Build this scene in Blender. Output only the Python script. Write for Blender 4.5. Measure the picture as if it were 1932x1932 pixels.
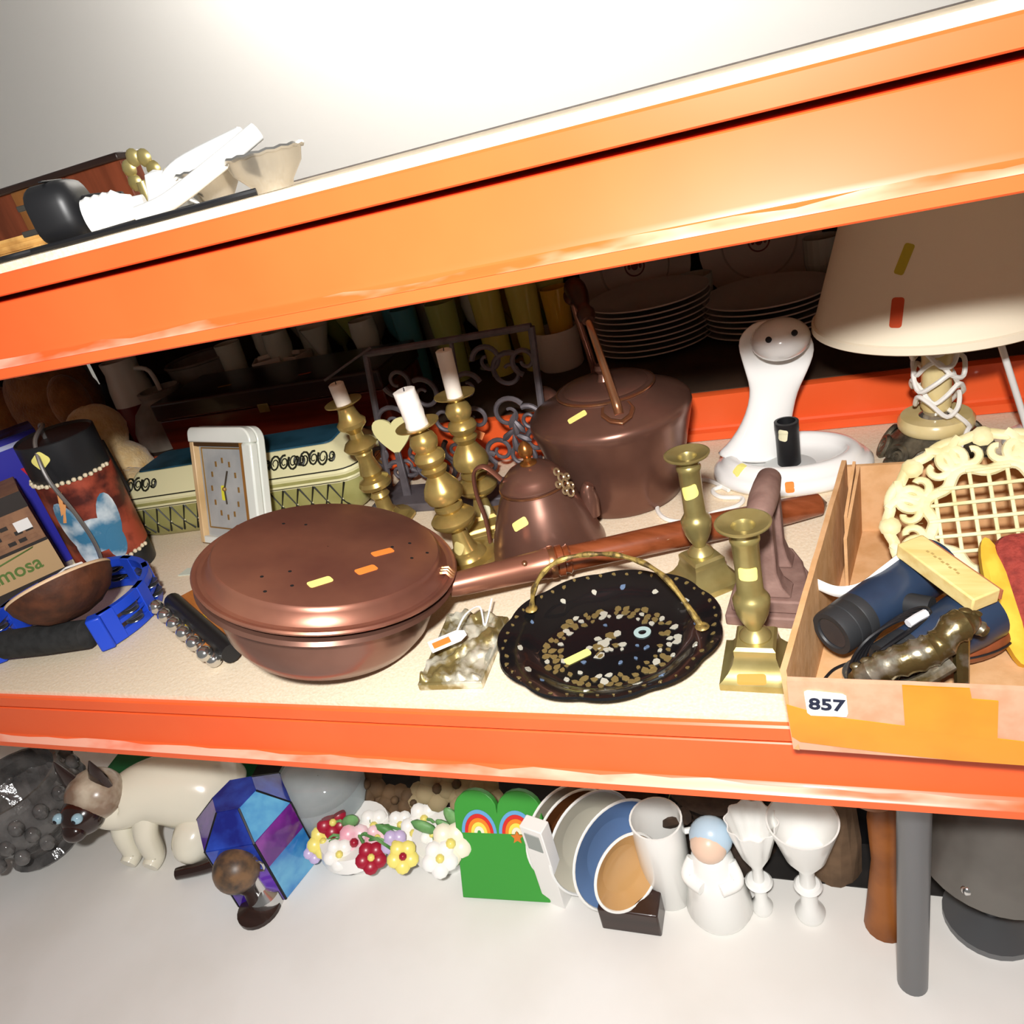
import bpy, math, random
from mathutils import Vector, Matrix, Quaternion
from mathutils.bvhtree import BVHTree
random.seed(7)
scene = bpy.context.scene
for o in list(bpy.data.objects):
    bpy.data.objects.remove(o, do_unlink=True)
COL = scene.collection
PI = math.pi

# ------------------------------------------------------------------ camera
F_PX = 1424.0; CX, CY = 966.0, 964.5
CAM = Vector((0.0, -0.42, 0.417))
RW = Matrix(((0.9299801, -0.06266406, -0.36222951),      # columns: image right, image down, view direction
             (0.28457765, -0.50104128, 0.81729627),
             (-0.23270704, -0.8631517, -0.44812563)))
cam_d = bpy.data.cameras.new('camera')
cam_d.sensor_width = 36.0
cam_d.lens = F_PX / 1932.0 * 36.0
cam_d.clip_start = 0.01
cam_d.shift_y = (966.0 - CY) / 1932.0 * -1.0
cam_o = bpy.data.objects.new('camera', cam_d)
COL.objects.link(cam_o)
cm = Matrix.Identity(4)
for i in range(3):
    cm[i][0] = RW[i][0]; cm[i][1] = -RW[i][1]; cm[i][2] = -RW[i][2]; cm[i][3] = CAM[i]
cam_o.matrix_world = cm
scene.camera = cam_o

# ------------------------------------------------------------------ light and exposure
scene.view_settings.view_transform = 'Standard'
scene.view_settings.look = 'None'
scene.view_settings.exposure = 0.0
scene.view_settings.gamma = 1.0
scene.view_settings.use_curve_mapping = False
world = bpy.data.worlds.new('room_ambient')
scene.world = world
world.use_nodes = True
world.node_tree.nodes['Background'].inputs[0].default_value = (1.0, 0.97, 0.93, 1)
world.node_tree.nodes['Background'].inputs[1].default_value = 0.17
FLASH_POWER = 11.0
fl = bpy.data.lights.new('camera_flash', 'AREA')       # the flash on the camera's hot shoe
fl.shape = 'RECTANGLE'; fl.size = 0.06; fl.size_y = 0.035; fl.energy = FLASH_POWER
fl.color = (1.0, 0.985, 0.96)
fo = bpy.data.objects.new('camera_flash', fl); COL.objects.link(fo)
fo.location = (0.0, -0.50, 0.579)
aim = Vector((-0.42, 0.12, -0.14)) - Vector(fo.location)
fo.rotation_euler = aim.to_track_quat('-Z', 'Y').to_euler()
fl.spread = math.radians(160)

# ------------------------------------------------------------------ helpers
def ray(px, py):
    return (RW @ Vector((px - CX, py - CY, F_PX)))
def at_z(px, py, z):
    d = ray(px, py); return CAM + d * ((z - CAM.z) / d.z)
def at_y(px, py, y):
    d = ray(px, py); return CAM + d * ((y - CAM.y) / d.y)

def lin(h):
    h = h.lstrip('#'); c = [int(h[i:i + 2], 16) / 255 for i in (0, 2, 4)]
    return tuple(((v / 12.92) if v <= .04045 else ((v + .055) / 1.055) ** 2.4) for v in c) + (1.0,)

MATS = {}
def mat(name, col, rough=.5, metal=0., col2=None, nscale=20., contrast=(.4, .65), bump=0., bscale=60., trans=0., ior=1.45,
        emit=0., coat=0., detail=4., spec=.5, alpha=1.0, stretch=None, sheen=0., sss=0.):
    if name in MATS: return MATS[name]
    m = bpy.data.materials.new(name); m.use_nodes = True; MATS[name] = m
    nt = m.node_tree; b = nt.nodes['Principled BSDF']
    b.inputs['Base Color'].default_value = lin(col)
    b.inputs['Roughness'].default_value = rough; b.inputs['Metallic'].default_value = metal
    b.inputs['Transmission Weight'].default_value = trans; b.inputs['IOR'].default_value = ior
    b.inputs['Coat Weight'].default_value = coat; b.inputs['Specular IOR Level'].default_value = spec
    b.inputs['Alpha'].default_value = alpha
    if sheen: b.inputs['Sheen Weight'].default_value = sheen
    if sss:
        b.inputs['Subsurface Weight'].default_value = sss; b.inputs['Subsurface Radius'].default_value = (.02, .015, .01)
        b.inputs['Subsurface Scale'].default_value = .5
    if emit:
        b.inputs['Emission Color'].default_value = lin(col); b.inputs['Emission Strength'].default_value = emit
    src = None
    if col2 or bump:
        tc = nt.nodes.new('ShaderNodeTexCoord'); src = tc.outputs['Object']
        if stretch:
            mp = nt.nodes.new('ShaderNodeMapping'); mp.inputs['Scale'].default_value = stretch
            nt.links.new(src, mp.inputs[0]); src = mp.outputs[0]
    if col2:
        n = nt.nodes.new('ShaderNodeTexNoise'); n.inputs['Scale'].default_value = nscale; n.inputs['Detail'].default_value = detail
        r = nt.nodes.new('ShaderNodeValToRGB')
        r.color_ramp.elements[0].position = contrast[0]; r.color_ramp.elements[1].position = contrast[1]
        r.color_ramp.elements[0].color = lin(col); r.color_ramp.elements[1].color = lin(col2)
        nt.links.new(src, n.inputs['Vector']); nt.links.new(n.outputs['Fac'], r.inputs[0]); nt.links.new(r.outputs[0], b.inputs['Base Color'])
    if bump:
        n2 = nt.nodes.new('ShaderNodeTexNoise'); n2.inputs['Scale'].default_value = bscale; n2.inputs['Detail'].default_value = 3
        bp = nt.nodes.new('ShaderNodeBump'); bp.inputs['Strength'].default_value = bump; bp.inputs['Distance'].default_value = .002
        nt.links.new(src, n2.inputs['Vector']); nt.links.new(n2.outputs['Fac'], bp.inputs['Height']); nt.links.new(bp.outputs[0], b.inputs['Normal'])
    return m

class MB:
    """collects geometry for one mesh object"""
    def __init__(self): self.v = []; self.f = []; self.M = Matrix.Identity(4)
    def at(self, M): self.M = M; return self
    def add(self, vs, fs):
        o = len(self.v); self.v += [tuple(self.M @ Vector(p)) for p in vs]; self.f += [tuple(i + o for i in q) for q in fs]; return self
    def box(self, c, s, rz=0., M=None):
        hx, hy, hz = s[0] / 2, s[1] / 2, s[2] / 2
        L = (M if M is not None else Matrix.Identity(4)) @ Matrix.Translation(c) @ Matrix.Rotation(rz, 4, 'Z')
        vs = [L @ Vector((x * hx, y * hy, z * hz)) for x in (-1, 1) for y in (-1, 1) for z in (-1, 1)]
        return self.add(vs, [(0, 1, 3, 2), (4, 6, 7, 5), (0, 4, 5, 1), (2, 3, 7, 6), (0, 2, 6, 4), (1, 5, 7, 3)])
    def lathe(self, prof, seg=32, sx=1., sy=1., rot=0., phase=0., cap=True):
        vs = []; fs = []; n = len(prof)
        for r, z in prof:
            for k in range(seg):
                a = phase + 2 * PI * k / seg; vs.append((r * sx * math.cos(a), r * sy * math.sin(a), z))
        for i in range(n - 1):
            for k in range(seg):
                k2 = (k + 1) % seg; fs.append((i * seg + k, i * seg + k2, (i + 1) * seg + k2, (i + 1) * seg + k))
        if cap:
            fs.append(tuple(range(seg - 1, -1, -1))); fs.append(tuple((n - 1) * seg + k for k in range(seg)))
        return self.add(vs, fs)
    def tube(self, pts, r, seg=8, closed=False, flat=1.0):
        pts = [Vector(p) for p in pts]; n = len(pts); vs = []; fs = []
        rr = r if isinstance(r, (list, tuple)) else [r] * n
        up = None
        for i, p in enumerate(pts):
            if closed: t = pts[(i + 1) % n] - pts[i - 1]
            else: t = pts[min(i + 1, n - 1)] - pts[max(i - 1, 0)]
            if t.length < 1e-9: t = Vector((0, 0, 1))
            t.normalize()
            if up is None: up = Vector((0, 0, 1)) if abs(t.z) < .9 else Vector((1, 0, 0))
            up = up - t * up.dot(t)
            if up.length < 1e-6: up = t.orthogonal()
            up.normalize(); sd = t.cross(up)
            for k in range(seg):
                a = 2 * PI * k / seg; vs.append(p + (sd * math.cos(a) + up * math.sin(a) * flat) * rr[i])
        m = n if closed else n - 1
        for i in range(m):
            j = (i + 1) % n
            for k in range(seg):
                k2 = (k + 1) % seg; fs.append((i * seg + k, i * seg + k2, j * seg + k2, j * seg + k))
        if not closed:
            fs.append(tuple(range(seg - 1, -1, -1))); fs.append(tuple((n - 1) * seg + k for k in range(seg)))
        return self.add(vs, fs)
    def prism(self, poly, z0, z1):
        n = len(poly)
        vs = [(x, y, z0) for x, y in poly] + [(x, y, z1) for x, y in poly]
        fs = [tuple(range(n - 1, -1, -1)), tuple(range(n, 2 * n))] + [(i, (i + 1) % n, n + (i + 1) % n, n + i) for i in range(n)]
        return self.add(vs, fs)
    def loft(self, rings, cap=True):
        n = len(rings[0]); vs = [p for r in rings for p in r]; fs = []
        for i in range(len(rings) - 1):
            for k in range(n):
                k2 = (k + 1) % n; fs.append((i * n + k, i * n + k2, (i + 1) * n + k2, (i + 1) * n + k))
        if cap:
            fs.append(tuple(range(n - 1, -1, -1))); fs.append(tuple((len(rings) - 1) * n + k for k in range(n)))
        return self.add(vs, fs)
    def ball(self, c, r, seg=16, rings=10, sx=1., sy=1., sz=1., noise=0., M=None):
        vs = []; fs = []
        for i in range(rings + 1):
            t = PI * i / rings
            for k in range(seg):
                a = 2 * PI * k / seg; q = 1 + (random.uniform(-noise, noise) if noise else 0)
                p = Vector((r * sx * q * math.sin(t) * math.cos(a), r * sy * q * math.sin(t) * math.sin(a), r * sz * q * math.cos(t)))
                if M is not None: p = M @ p
                vs.append(p + Vector(c))
        for i in range(rings):
            for k in range(seg):
                k2 = (k + 1) % seg; fs.append((i * seg + k, (i + 1) * seg + k, (i + 1) * seg + k2, i * seg + k2))
        return self.add(vs, fs)
    def build(self, name, m, parent=None, smooth=True, bevel=0., sub=0, angle=40, solid=0., remove_doubles=True, bseg=2):
        me = bpy.data.meshes.new(name); me.from_pydata(self.v, [], self.f); me.update()
        import bmesh
        bm = bmesh.new(); bm.from_mesh(me)
        if remove_doubles: bmesh.ops.remove_doubles(bm, verts=bm.verts, dist=1e-6)
        bmesh.ops.dissolve_degenerate(bm, dist=1e-7, edges=bm.edges)
        bmesh.ops.recalc_face_normals(bm, faces=bm.faces); bm.to_mesh(me); bm.free()
        if isinstance(m, (list, tuple)):
            for q in m: me.materials.append(q)
        else: me.materials.append(m)
        if smooth:
            me.polygons.foreach_set('use_smooth', [True] * len(me.polygons))
            me.set_sharp_from_angle(angle=math.radians(angle))
        o = bpy.data.objects.new(name, me); COL.objects.link(o)
        if parent is not None: o.parent = parent
        if solid:
            md = o.modifiers.new('thick', 'SOLIDIFY'); md.thickness = solid; md.offset = 0
        if bevel:
            md = o.modifiers.new('bevel', 'BEVEL'); md.width = bevel; md.segments = bseg; md.limit_method = 'ANGLE'; md.angle_limit = math.radians(35)
        if sub:
            md = o.modifiers.new('sub', 'SUBSURF'); md.levels = sub; md.render_levels = sub
        return o

def thing(name, label, cat, loc=(0, 0, 0), rz=0., group=None, rot=None):
    o = bpy.data.objects.new(name, None); COL.objects.link(o); o.empty_display_size = .01
    o.location = loc
    if rot is not None: o.rotation_euler = rot
    else: o.rotation_euler = (0, 0, rz)
    return tag(o, label, cat, group)
def tag(o, label, cat, group=None, kind=None):
    o['label'] = label; o['category'] = cat
    if group: o['group'] = group
    if kind: o['kind'] = kind
    return o
def struct(o, label=None):
    o['kind'] = 'structure'
    if label: o['label'] = label
    return o
def plabel(o, s): o['label'] = s; return o
def kids(o): return [c for c in bpy.data.objects if c.parent == o]
def copy_tree(o, parent=None):
    c = o.copy(); COL.objects.link(c); c.parent = parent
    for ch in kids(o): copy_tree(ch, c)
    return c
def rotm(axis, deg): return Matrix.Rotation(math.radians(deg), 4, axis)
def T(*p): return Matrix.Translation(p)
def bez(pts, n=24, closed=False):
    """Catmull-Rom through points"""
    P = [Vector(p) for p in pts]; out = []
    m = len(P) if closed else len(P) - 1
    for i in range(m):
        if closed: a, b, c, d = P[i - 1], P[i], P[(i + 1) % len(P)], P[(i + 2) % len(P)]
        else: a, b, c, d = P[max(i - 1, 0)], P[i], P[i + 1], P[min(i + 2, len(P) - 1)]
        k = max(2, n // m)
        for j in range(k):
            t = j / k
            out.append(.5 * ((2 * b) + (c - a) * t + (2 * a - 5 * b + 4 * c - d) * t * t + (3 * b - a - 3 * c + d) * t ** 3))
    if not closed: out.append(P[-1])
    return out
def rrect(w, h, r, n=4):
    out = []
    for cx, cy, a0 in ((w / 2 - r, h / 2 - r, 0), (-w / 2 + r, h / 2 - r, 90), (-w / 2 + r, -h / 2 + r, 180), (w / 2 - r, -h / 2 + r, 270)):
        for k in range(n + 1):
            a = math.radians(a0 + 90 * k / n); out.append((cx + r * math.cos(a), cy + r * math.sin(a)))
    return out
def wm(o):
    M = o.matrix_basis.copy(); p = o.parent
    while p is not None: M = p.matrix_basis @ M; p = p.parent
    return M
def sticker(parent, targets, px, py, w, h, ang, m, name='price_sticker', dz=.0004, label=None, rad=.25):
    """a thin paper label laid on the surface of a built object at the place where it sits"""
    dg = bpy.context.evaluated_depsgraph_get()
    trees = []
    for t in [q for q in targets if q.type == 'MESH' and not q.name.startswith('price_sticker')]:
        ev = t.evaluated_get(dg); me = ev.to_mesh(); Mw = wm(t)
        trees.append(BVHTree.FromPolygons([Mw @ v.co for v in me.vertices], [tuple(p.vertices) for p in me.polygons])); ev.to_mesh_clear()
    d = ray(px, py).normalized(); best = None
    for tr in trees:
        hit = tr.ray_cast(CAM, d)
        if hit[0] is not None and (best is None or hit[3] < best[3]): best = hit + (tr,)
    if best is None: print('STICKER MISS', parent.name, px, py); return None
    p, n, tr = best[0], best[1], best[4]
    if n.dot(d) > 0: n = -n
    img = RW @ Vector((math.cos(ang), -math.sin(ang), 0))
    u = (img - d * (img.dot(n) / d.dot(n))).normalized(); v = n.cross(u)
    NX, NY = 8, 6; vs = []; fs = []
    def surf(a, b):
        hh = tr.find_nearest(p + u * a + v * b)
        nn_ = hh[1] if hh[1].dot(n) > 0 else -hh[1]
        return hh[0] + nn_ * dz
    Mi = wm(parent).inverted()
    base_o = rrect(w, h, min(w, h) * rad, 3); outline = []
    for i_, p_ in enumerate(base_o):
        q_ = base_o[(i_ + 1) % len(base_o)]; L_ = math.hypot(q_[0] - p_[0], q_[1] - p_[1]); k_ = max(1, int(L_ / (max(w, h) / 8)))
        for j_ in range(k_): outline.append((p_[0] + (q_[0] - p_[0]) * j_ / k_, p_[1] + (q_[1] - p_[1]) * j_ / k_))
    k = len(outline); top = [surf(0, 0)]
    RG = (.25, .5, .75, 1.0)
    for s_ in RG: top += [surf(x * s_, y * s_) for x, y in outline]
    for i in range(k):
        j = (i + 1) % k; fs.append((0, 1 + i, 1 + j))
        for r_ in range(len(RG) - 1): fs.append((1 + r_ * k + i, 1 + (r_ + 1) * k + i, 1 + (r_ + 1) * k + j, 1 + r_ * k + j))
    e_ = 1 + (len(RG) - 1) * k
    bot = [q - n * dz * .9 for q in top[e_:]]
    base = len(top)
    for i in range(k):
        j = (i + 1) % k; fs.append((e_ + i, base + i, base + j, e_ + j))
    b = MB(); b.add([Mi @ q for q in top + bot], fs)
    o = b.build(name, m, parent, smooth=False)
    if label: o['label'] = label
    return o
def text_part(s, size, name, m, parent, M, extrude=.0001, bold=0., align='CENTER', sx=1.):
    cu = bpy.data.curves.new(name, 'FONT'); cu.body = s; cu.size = size; cu.extrude = extrude; cu.offset = bold; cu.align_x = align; cu.align_y = 'CENTER'
    cu.resolution_u = 3
    t = bpy.data.objects.new('tmp_text', cu); COL.objects.link(t)
    dg = bpy.context.evaluated_depsgraph_get(); me = bpy.data.meshes.new_from_object(t.evaluated_get(dg))
    bpy.data.objects.remove(t); bpy.data.curves.remove(cu)
    me.name = name; me.transform(M @ Matrix.Diagonal((sx, 1, 1, 1))); me.materials.clear(); me.materials.append(m)
    o = bpy.data.objects.new(name, me); COL.objects.link(o); o.parent = parent
    return o

# ------------------------------------------------------------------ materials
ORANGE = mat('orange_powder_coat', 'f4602c', .38, col2='f56530', nscale=8, spec=.5, coat=.15)
CHIP = mat('chipboard', 'f4e5cd', .8, col2='e8d2b2', nscale=420, contrast=(.3, .7), bump=.25, bscale=200, spec=.2)
DARKBOARD = mat('dark_hardboard', '4a3524', .8, col2='3a281a', nscale=12)
COPPER = mat('aged_copper', 'a36d57', .33, .6, col2='88584a', nscale=14, contrast=(.35, .7), bump=.06, bscale=25)
COPPER_D = mat('dark_copper', '866052', .28, .62, col2='6e4c40', nscale=12, contrast=(.35, .7), bump=.08, bscale=22)
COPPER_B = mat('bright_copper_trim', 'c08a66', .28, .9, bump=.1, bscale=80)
BRASS = mat('aged_brass', 'c4aa66', .3, .66, col2='a88e50', nscale=30, bump=.05, bscale=50)
BRASS_D = mat('dull_brass', 'b3a46c', .34, .64, col2='9c8d56', nscale=30, bump=.06, bscale=50)
WAX = mat('white_wax', 'f4eee6', .5, sss=.1)
YEL = mat('yellow_price_label', 'f6ec86', .7)
ORG = mat('orange_price_label', 'f08a38', .7)
WHT = mat('white_paper', 'f4f2ee', .7)
BLACK = mat('black_plastic', '1c1c1e', .42)
INK = mat('black_ink', '15151c', .7)
IRONB = mat('dark_wrought_iron', '6b6468', .5, .3, col2='565054', nscale=40, bump=.15)
WHITECER = mat('white_glazed_ceramic', 'f6f5f2', .16, coat=.4)
WCORD = mat('white_flex', 'f2efe8', .45)
BCORD = mat('black_flex', '17171a', .45)
# ================================================================== the setting
Z0 = .006            # top of the middle shelf board
H = .407             # rise from one shelf to the next
ZR = .06             # top of the rear rack's board
ZF = -.43            # floor
def box_obj(name, lo, hi, m, parent=None, bevel=0., smooth=False):
    c = [(a + b) / 2 for a, b in zip(lo, hi)]; s = [b - a for a, b in zip(lo, hi)]
    return MB().box(c, s).build(name, m, parent, smooth=smooth, bevel=bevel)
struct(box_obj('floor', (-4, -3, ZF - .05), (3, 4, ZF - .0004), mat('pale_painted_floor', 'f1efeb', .55, col2='e8e5df', nscale=5)))
struct(box_obj('wall_back', (-4, 2.2, ZF), (3, 2.26, 2.4), mat('white_wall', 'f4f2ee', .85)))
t = thing('tube_light', 'long white tube lamp added out of view to brighten the far wall', 'lamp', (-.6, 1.75, 1.75))  # added lamp out of view, brightens the far wall with a little fill
box_obj('added_lamp_housing', (-.9, -.05, 0), (.9, .05, .05), WHT, t)
MB().at(T(-.88, 0, -.02) @ rotm('Y', 90)).lathe([(.013, 0), (.013, 1.76)], 12).build('tube', mat('lit_tube', 'fff6e8', .5, emit=6), t)
al = bpy.data.lights.new('tube_glow', 'AREA'); al.shape = 'RECTANGLE'; al.size = 1.7; al.size_y = .05; al.energy = 55; al.color = (1, .96, .9)  # glow of the added lamp, brightens the far wall with a little fill
ao = bpy.data.objects.new('tube_glow', al); COL.objects.link(ao); ao.parent = t; ao.location = (0, 0, -.04); ao.rotation_euler = (math.radians(25), 0, 0)

# ------------------------------------------------------------------ front storage rack
rack = thing('storage_rack', 'orange steel storage rack with chipboard shelves, nearest the viewer', 'shelving', (0, 0, ZF))
XL, XR = -1.75, .95
LEDGE_HILITE = mat('pale_ledge_highlight', 'f4602c', .3, col2='f8b49a', nscale=7, contrast=(.38, .56), stretch=(1.2, 3, 3), coat=.5)  # pale streaks painted along the beam ledge for its flash highlight
def beam_prof():      # (y, z) seen from the side: lip, shadow slot, face, projecting rounded foot
    return [(.060, -.0112), (.0008, -.0112), (.0008, .000), (-.003, .000), (-.0045, -.0015), (-.0045, -.0135), (-.003, -.0145), (.058, -.0146), (.058, -.0186), (-.001, -.0187), (-.002, -.0195),
            (-.002, -.054), (-.003, -.0575), (-.006, -.0605), (-.0095, -.0618), (-.011, -.0632), (-.011, -.0700), (-.0095, -.0712), (.060, -.0712), (.060, -.012)]
def add_beam(name, z, parent, y=0., flip=1, x0=XL, x1=XR):
    P = beam_prof(); vs = [(x, y + flip * q[0], z + q[1]) for x in (x0, x1) for q in P]; n = len(P)
    b = MB(); b.add(vs, [tuple(range(n)), tuple(range(2 * n - 1, n - 1, -1))] + [(i, (i + 1) % n, n + (i + 1) % n, n + i) for i in range(n)])
    return b.build(name, ORANGE, parent, angle=25)
for zz in (0, H):
    fb_ = add_beam('front_beam', zz - ZF, rack)
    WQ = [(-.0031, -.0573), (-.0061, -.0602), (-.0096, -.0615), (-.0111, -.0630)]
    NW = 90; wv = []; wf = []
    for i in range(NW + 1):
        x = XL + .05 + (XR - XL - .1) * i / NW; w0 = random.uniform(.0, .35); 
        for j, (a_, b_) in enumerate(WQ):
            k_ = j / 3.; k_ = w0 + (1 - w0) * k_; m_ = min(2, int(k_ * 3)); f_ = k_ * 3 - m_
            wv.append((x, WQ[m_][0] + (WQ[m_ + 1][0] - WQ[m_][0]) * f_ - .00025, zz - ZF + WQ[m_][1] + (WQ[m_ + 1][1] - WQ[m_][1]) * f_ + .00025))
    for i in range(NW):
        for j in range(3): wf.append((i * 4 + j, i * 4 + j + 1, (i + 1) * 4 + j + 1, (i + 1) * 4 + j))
    MB().add(wv, wf).build('painted_highlight', LEDGE_HILITE, fb_, angle=60)
    box_obj('shelf_board', (XL + .06, .001, zz - .011 - ZF), (XR - .06, .500, zz + .0056 - ZF), CHIP, rack)
    rb = MB()
    if zz == 0:
        P = [(.488, .056), (.4935, .0575), (.5, .0575), (.5, .0004), (.4790, .0002), (.4790, .0105), (.4860, .0125), (.4880, .0150)]
        P = [(a, b + Z0 - .006 + .0005) for a, b in P]
        vs = [(x, q[0], q[1] - ZF + .0065) for x in (XL, .262) for q in P]; n = len(P)
        rb.add(vs, [tuple(range(n)), tuple(range(2 * n - 1, n - 1, -1))] + [(i, (i + 1) % n, n + (i + 1) % n, n + i) for i in range(n)])
        rb.build('rear_beam', ORANGE, rack, angle=25)
    else:
        add_beam('rear_beam', zz - ZF, rack, .497, -1)
for ux, uy in ((XL, .03), (XR, .03), (XL, .47), (XR, .47)):
    MB().box((ux, uy, .65), (.05, .05, 1.3)).build('upright', ORANGE, rack, bevel=.003)
up2 = MB().box((.2825, .485, .22), (.038, .03, .45)).build('upright', ORANGE, rack, bevel=.003)
# ------------------------------------------------------------------ rear rack (back to back)
rr = thing('rear_storage_rack', 'dark storage rack standing back to back behind the orange one', 'shelving', (0, .5, ZF))
box_obj('shelf_board', (XL, .016, ZR - .018 - ZF), (XR, .62, ZR - .0004 - ZF), DARKBOARD, rr)
box_obj('added_top_board', (XL, .016, H - .012 - ZF), (XR, .62, H + .0056 - ZF), DARKBOARD, rr)  # upper board added to keep the plates below it dark
box_obj('back_panel', (XL, .60, ZR - ZF), (XR, .62, H - .012 - ZF), DARKBOARD, rr)  # panel added to block the bright wall and keep the background dark
for ux in (XL - .03, XR + .03): MB().box((ux, .3, .45), (.04, .6, .9)).build('upright', DARKBOARD, rr, bevel=.003)

# ================================================================== goods on the rear rack
PLATE = mat('cream_china', 'd9cbb9', .3, coat=.2)
PLATE2 = mat('darker_cream_china', 'c9b9a6', .4)  # slightly darker cream for the rim line of the plates
EMB = mat('russet_crest_print', '8c4a3a', .6)
def plate_mesh(r, name='plate', parent=None, m=PLATE, M=Matrix.Identity(4)):
    b = MB().at(M); b.lathe([(.0005, .002), (r * .6, .002), (r * .64, .004), (r * .98, .0115), (r, .0125), (r * 1.0, .0105), (r * .95, .009), (r * .6, 0), (.0005, 0)], 40, cap=False)
    return b.build(name, m, parent, angle=60)
p0 = plate_mesh(.092)
ORD = ['lowest', 'second up', 'third up', 'fourth up', 'fifth up', 'sixth up', 'seventh up', 'eighth up']
def ordn(k, n): return 'topmost' if k == n - 1 else ORD[k]
first = True
stack_lab = ['in the stack behind the copper kettle', 'in the stack behind the white cobra lamp', 'in the stack behind the lampshade']
for si, (sx, sy, n) in enumerate(((-.205, .745, 9), (-.036, .752, 6), (.150, .735, 8))):
    for k in range(n):
        o = p0 if first else p0.copy()
        if not first: COL.objects.link(o)
        first = False
        o.location = (sx + random.uniform(-.002, .002), sy + random.uniform(-.002, .002), ZR + k * .0085)
        tag(o, f'cream china plate {ordn(k, n)} {stack_lab[si]}', 'plate', 'plates ' + stack_lab[si])
for (px, py, Y, r, lab) in ((1195, 512, .88, .095, 'cream plate with russet crest standing upright behind the kettle handle'),
                            (1435, 505, .90, .095, 'cream plate with russet crest standing upright above the cobra lamp')):
    p = at_y(px, py, Y)
    t = thing('display_plate', lab, 'plate', (p.x, Y, ZR), group='upright crested plates', rot=(math.radians(78), 0, 0))
    L = (T(p.x, Y, ZR) @ rotm('X', 78)).inverted() @ T(p.x, Y, ZR) @ Matrix.Identity(4)
    Mx = T(0, r, 0)
    b = plate_mesh(r, 'plate_body', t, PLATE, Mx)
    MB().at(Mx).lathe([(r * .60, .0022), (r * .615, .0030), (r * .63, .0042)], 40, cap=False).build('rim_line', PLATE2, t, solid=.0004)
    e = MB().at(Mx @ T(0, 0, .0021)); e.lathe([(.0175, 0), (.0175, .0004), (.0150, .0004), (.0150, 0)], 28, cap=False)
    e.ball((0, .001, .0003), .0085, 10, 6, sx=.75, sz=.08); e.ball((0, .0115, .0003), .0035, 8, 6, sz=.15)
    for s_ in (-1, 1): e.ball((s_ * .0095, -.001, .0003), .0045, 8, 6, sx=.6, sz=.12)
    e.build('crest', EMB, t)
# glassware
GL = {'clear': mat('clear_glass', 'e2e4d0', .08, trans=.2), 'amber': mat('amber_glass', 'e8b83c', .08, trans=.2),
      'green': mat('green_glass', 'b8c468', .08, trans=.2), 'teal': mat('teal_glass', '559aa2', .08, trans=.2), 'yellow': mat('yellow_glass', 'e0d668', .08, trans=.2)}
def goblet(h, r, kind, style):
    if style == 0:      # stemmed wine glass
        prof = [(.0005, 0), (r * .85, .001), (r * .8, .003), (.006, .006), (.004, h * .2), (.004, h * .42), (.010, h * .46), (r * .85, h * .62), (r, h * .8), (r * .92, h), (r * .88, h), (r * .95, h * .8), (r * .8, h * .63), (.0005, h * .5)]
    elif style == 1:    # conical cocktail glass
        prof = [(.0005, 0), (r * .8, .001), (r * .75, .003), (.005, .006), (.004, h * .3), (.004, h * .55), (r, h), (r * .95, h), (.0005, h * .6)]
    else:               # tumbler
        prof = [(.0005, 0), (r * .75, 0), (r * .8, h * .1), (r, h), (r * .94, h), (r * .74, h * .12), (.0005, h * .1)]
    b = MB(); b.lathe(prof, 20, cap=False); return b
gspec = [(-.985, .80, .125, .024, 'clear', 2), (-.925, .86, .128, .023, 'clear', 0), (-.875, .80, .130, .024, 'clear', 0), (-.83, .88, .135, .026, 'clear', 2), (-.785, .79, .128, .026, 'clear', 1),
         (-.735, .86, .135, .030, 'green', 1), (-.69, .79, .125, .024, 'clear', 0), (-.645, .87, .138, .026, 'teal', 0), (-.61, .80, .13, .022, 'teal', 2), (-.565, .88, .14, .026, 'amber', 0),
         (-.535, .78, .132, .026, 'green', 2), (-.49, .86, .14, .028, 'clear', 0), (-.455, .78, .145, .026, 'yellow', 2), (-.43, .88, .15, .028, 'amber', 0), (-.395, .79, .148, .026, 'yellow', 2),
         (-.37, .88, .155, .03, 'yellow', 0), (-.345, .80, .12, .022, 'amber', 2), (-.72, .94, .15, .03, 'clear', 0), (-.60, .95, .15, .03, 'clear', 2), (-.50, .95, .155, .03, 'clear', 1), (-.88, .95, .14, .03, 'clear', 1), (-.955, .93, .14, .026, 'clear', 0), (-.80, .95, .15, .028, 'green', 0), (-.66, .94, .155, .028, 'clear', 1), (-.555, .96, .155, .028, 'yellow', 0), (-.445, .96, .16, .028, 'amber', 2), (-.40, .95, .165, .028, 'green', 2)]
sty = ['stemmed wine glass', 'conical cocktail glass', 'tumbler']
placew = ['furthest left', 'second from the left', 'third from the left', 'fourth from the left', 'fifth from the left', 'sixth from the left', 'seventh from the left', 'eighth from the left', 'ninth from the left', 'tenth from the left']
cnt = {}
for gi, (x, y, h, r, k, s) in enumerate(sorted(gspec)):
    o = goblet(h, r, k, s).build('drinking_glass', GL[k], None, angle=50); o.location = (x * .985, .705 + (y - .78) * .6, ZR)
    c = cnt.setdefault((k, s), 0); cnt[(k, s)] += 1
    tot = sum(1 for q in gspec if q[4] == k and q[5] == s)
    tag(o, f'{k} {sty[s]} behind the dark wooden box' + (f', {placew[c]} of its kind' if tot > 1 else ''), 'glass', 'glasses on the rear shelf')
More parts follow.
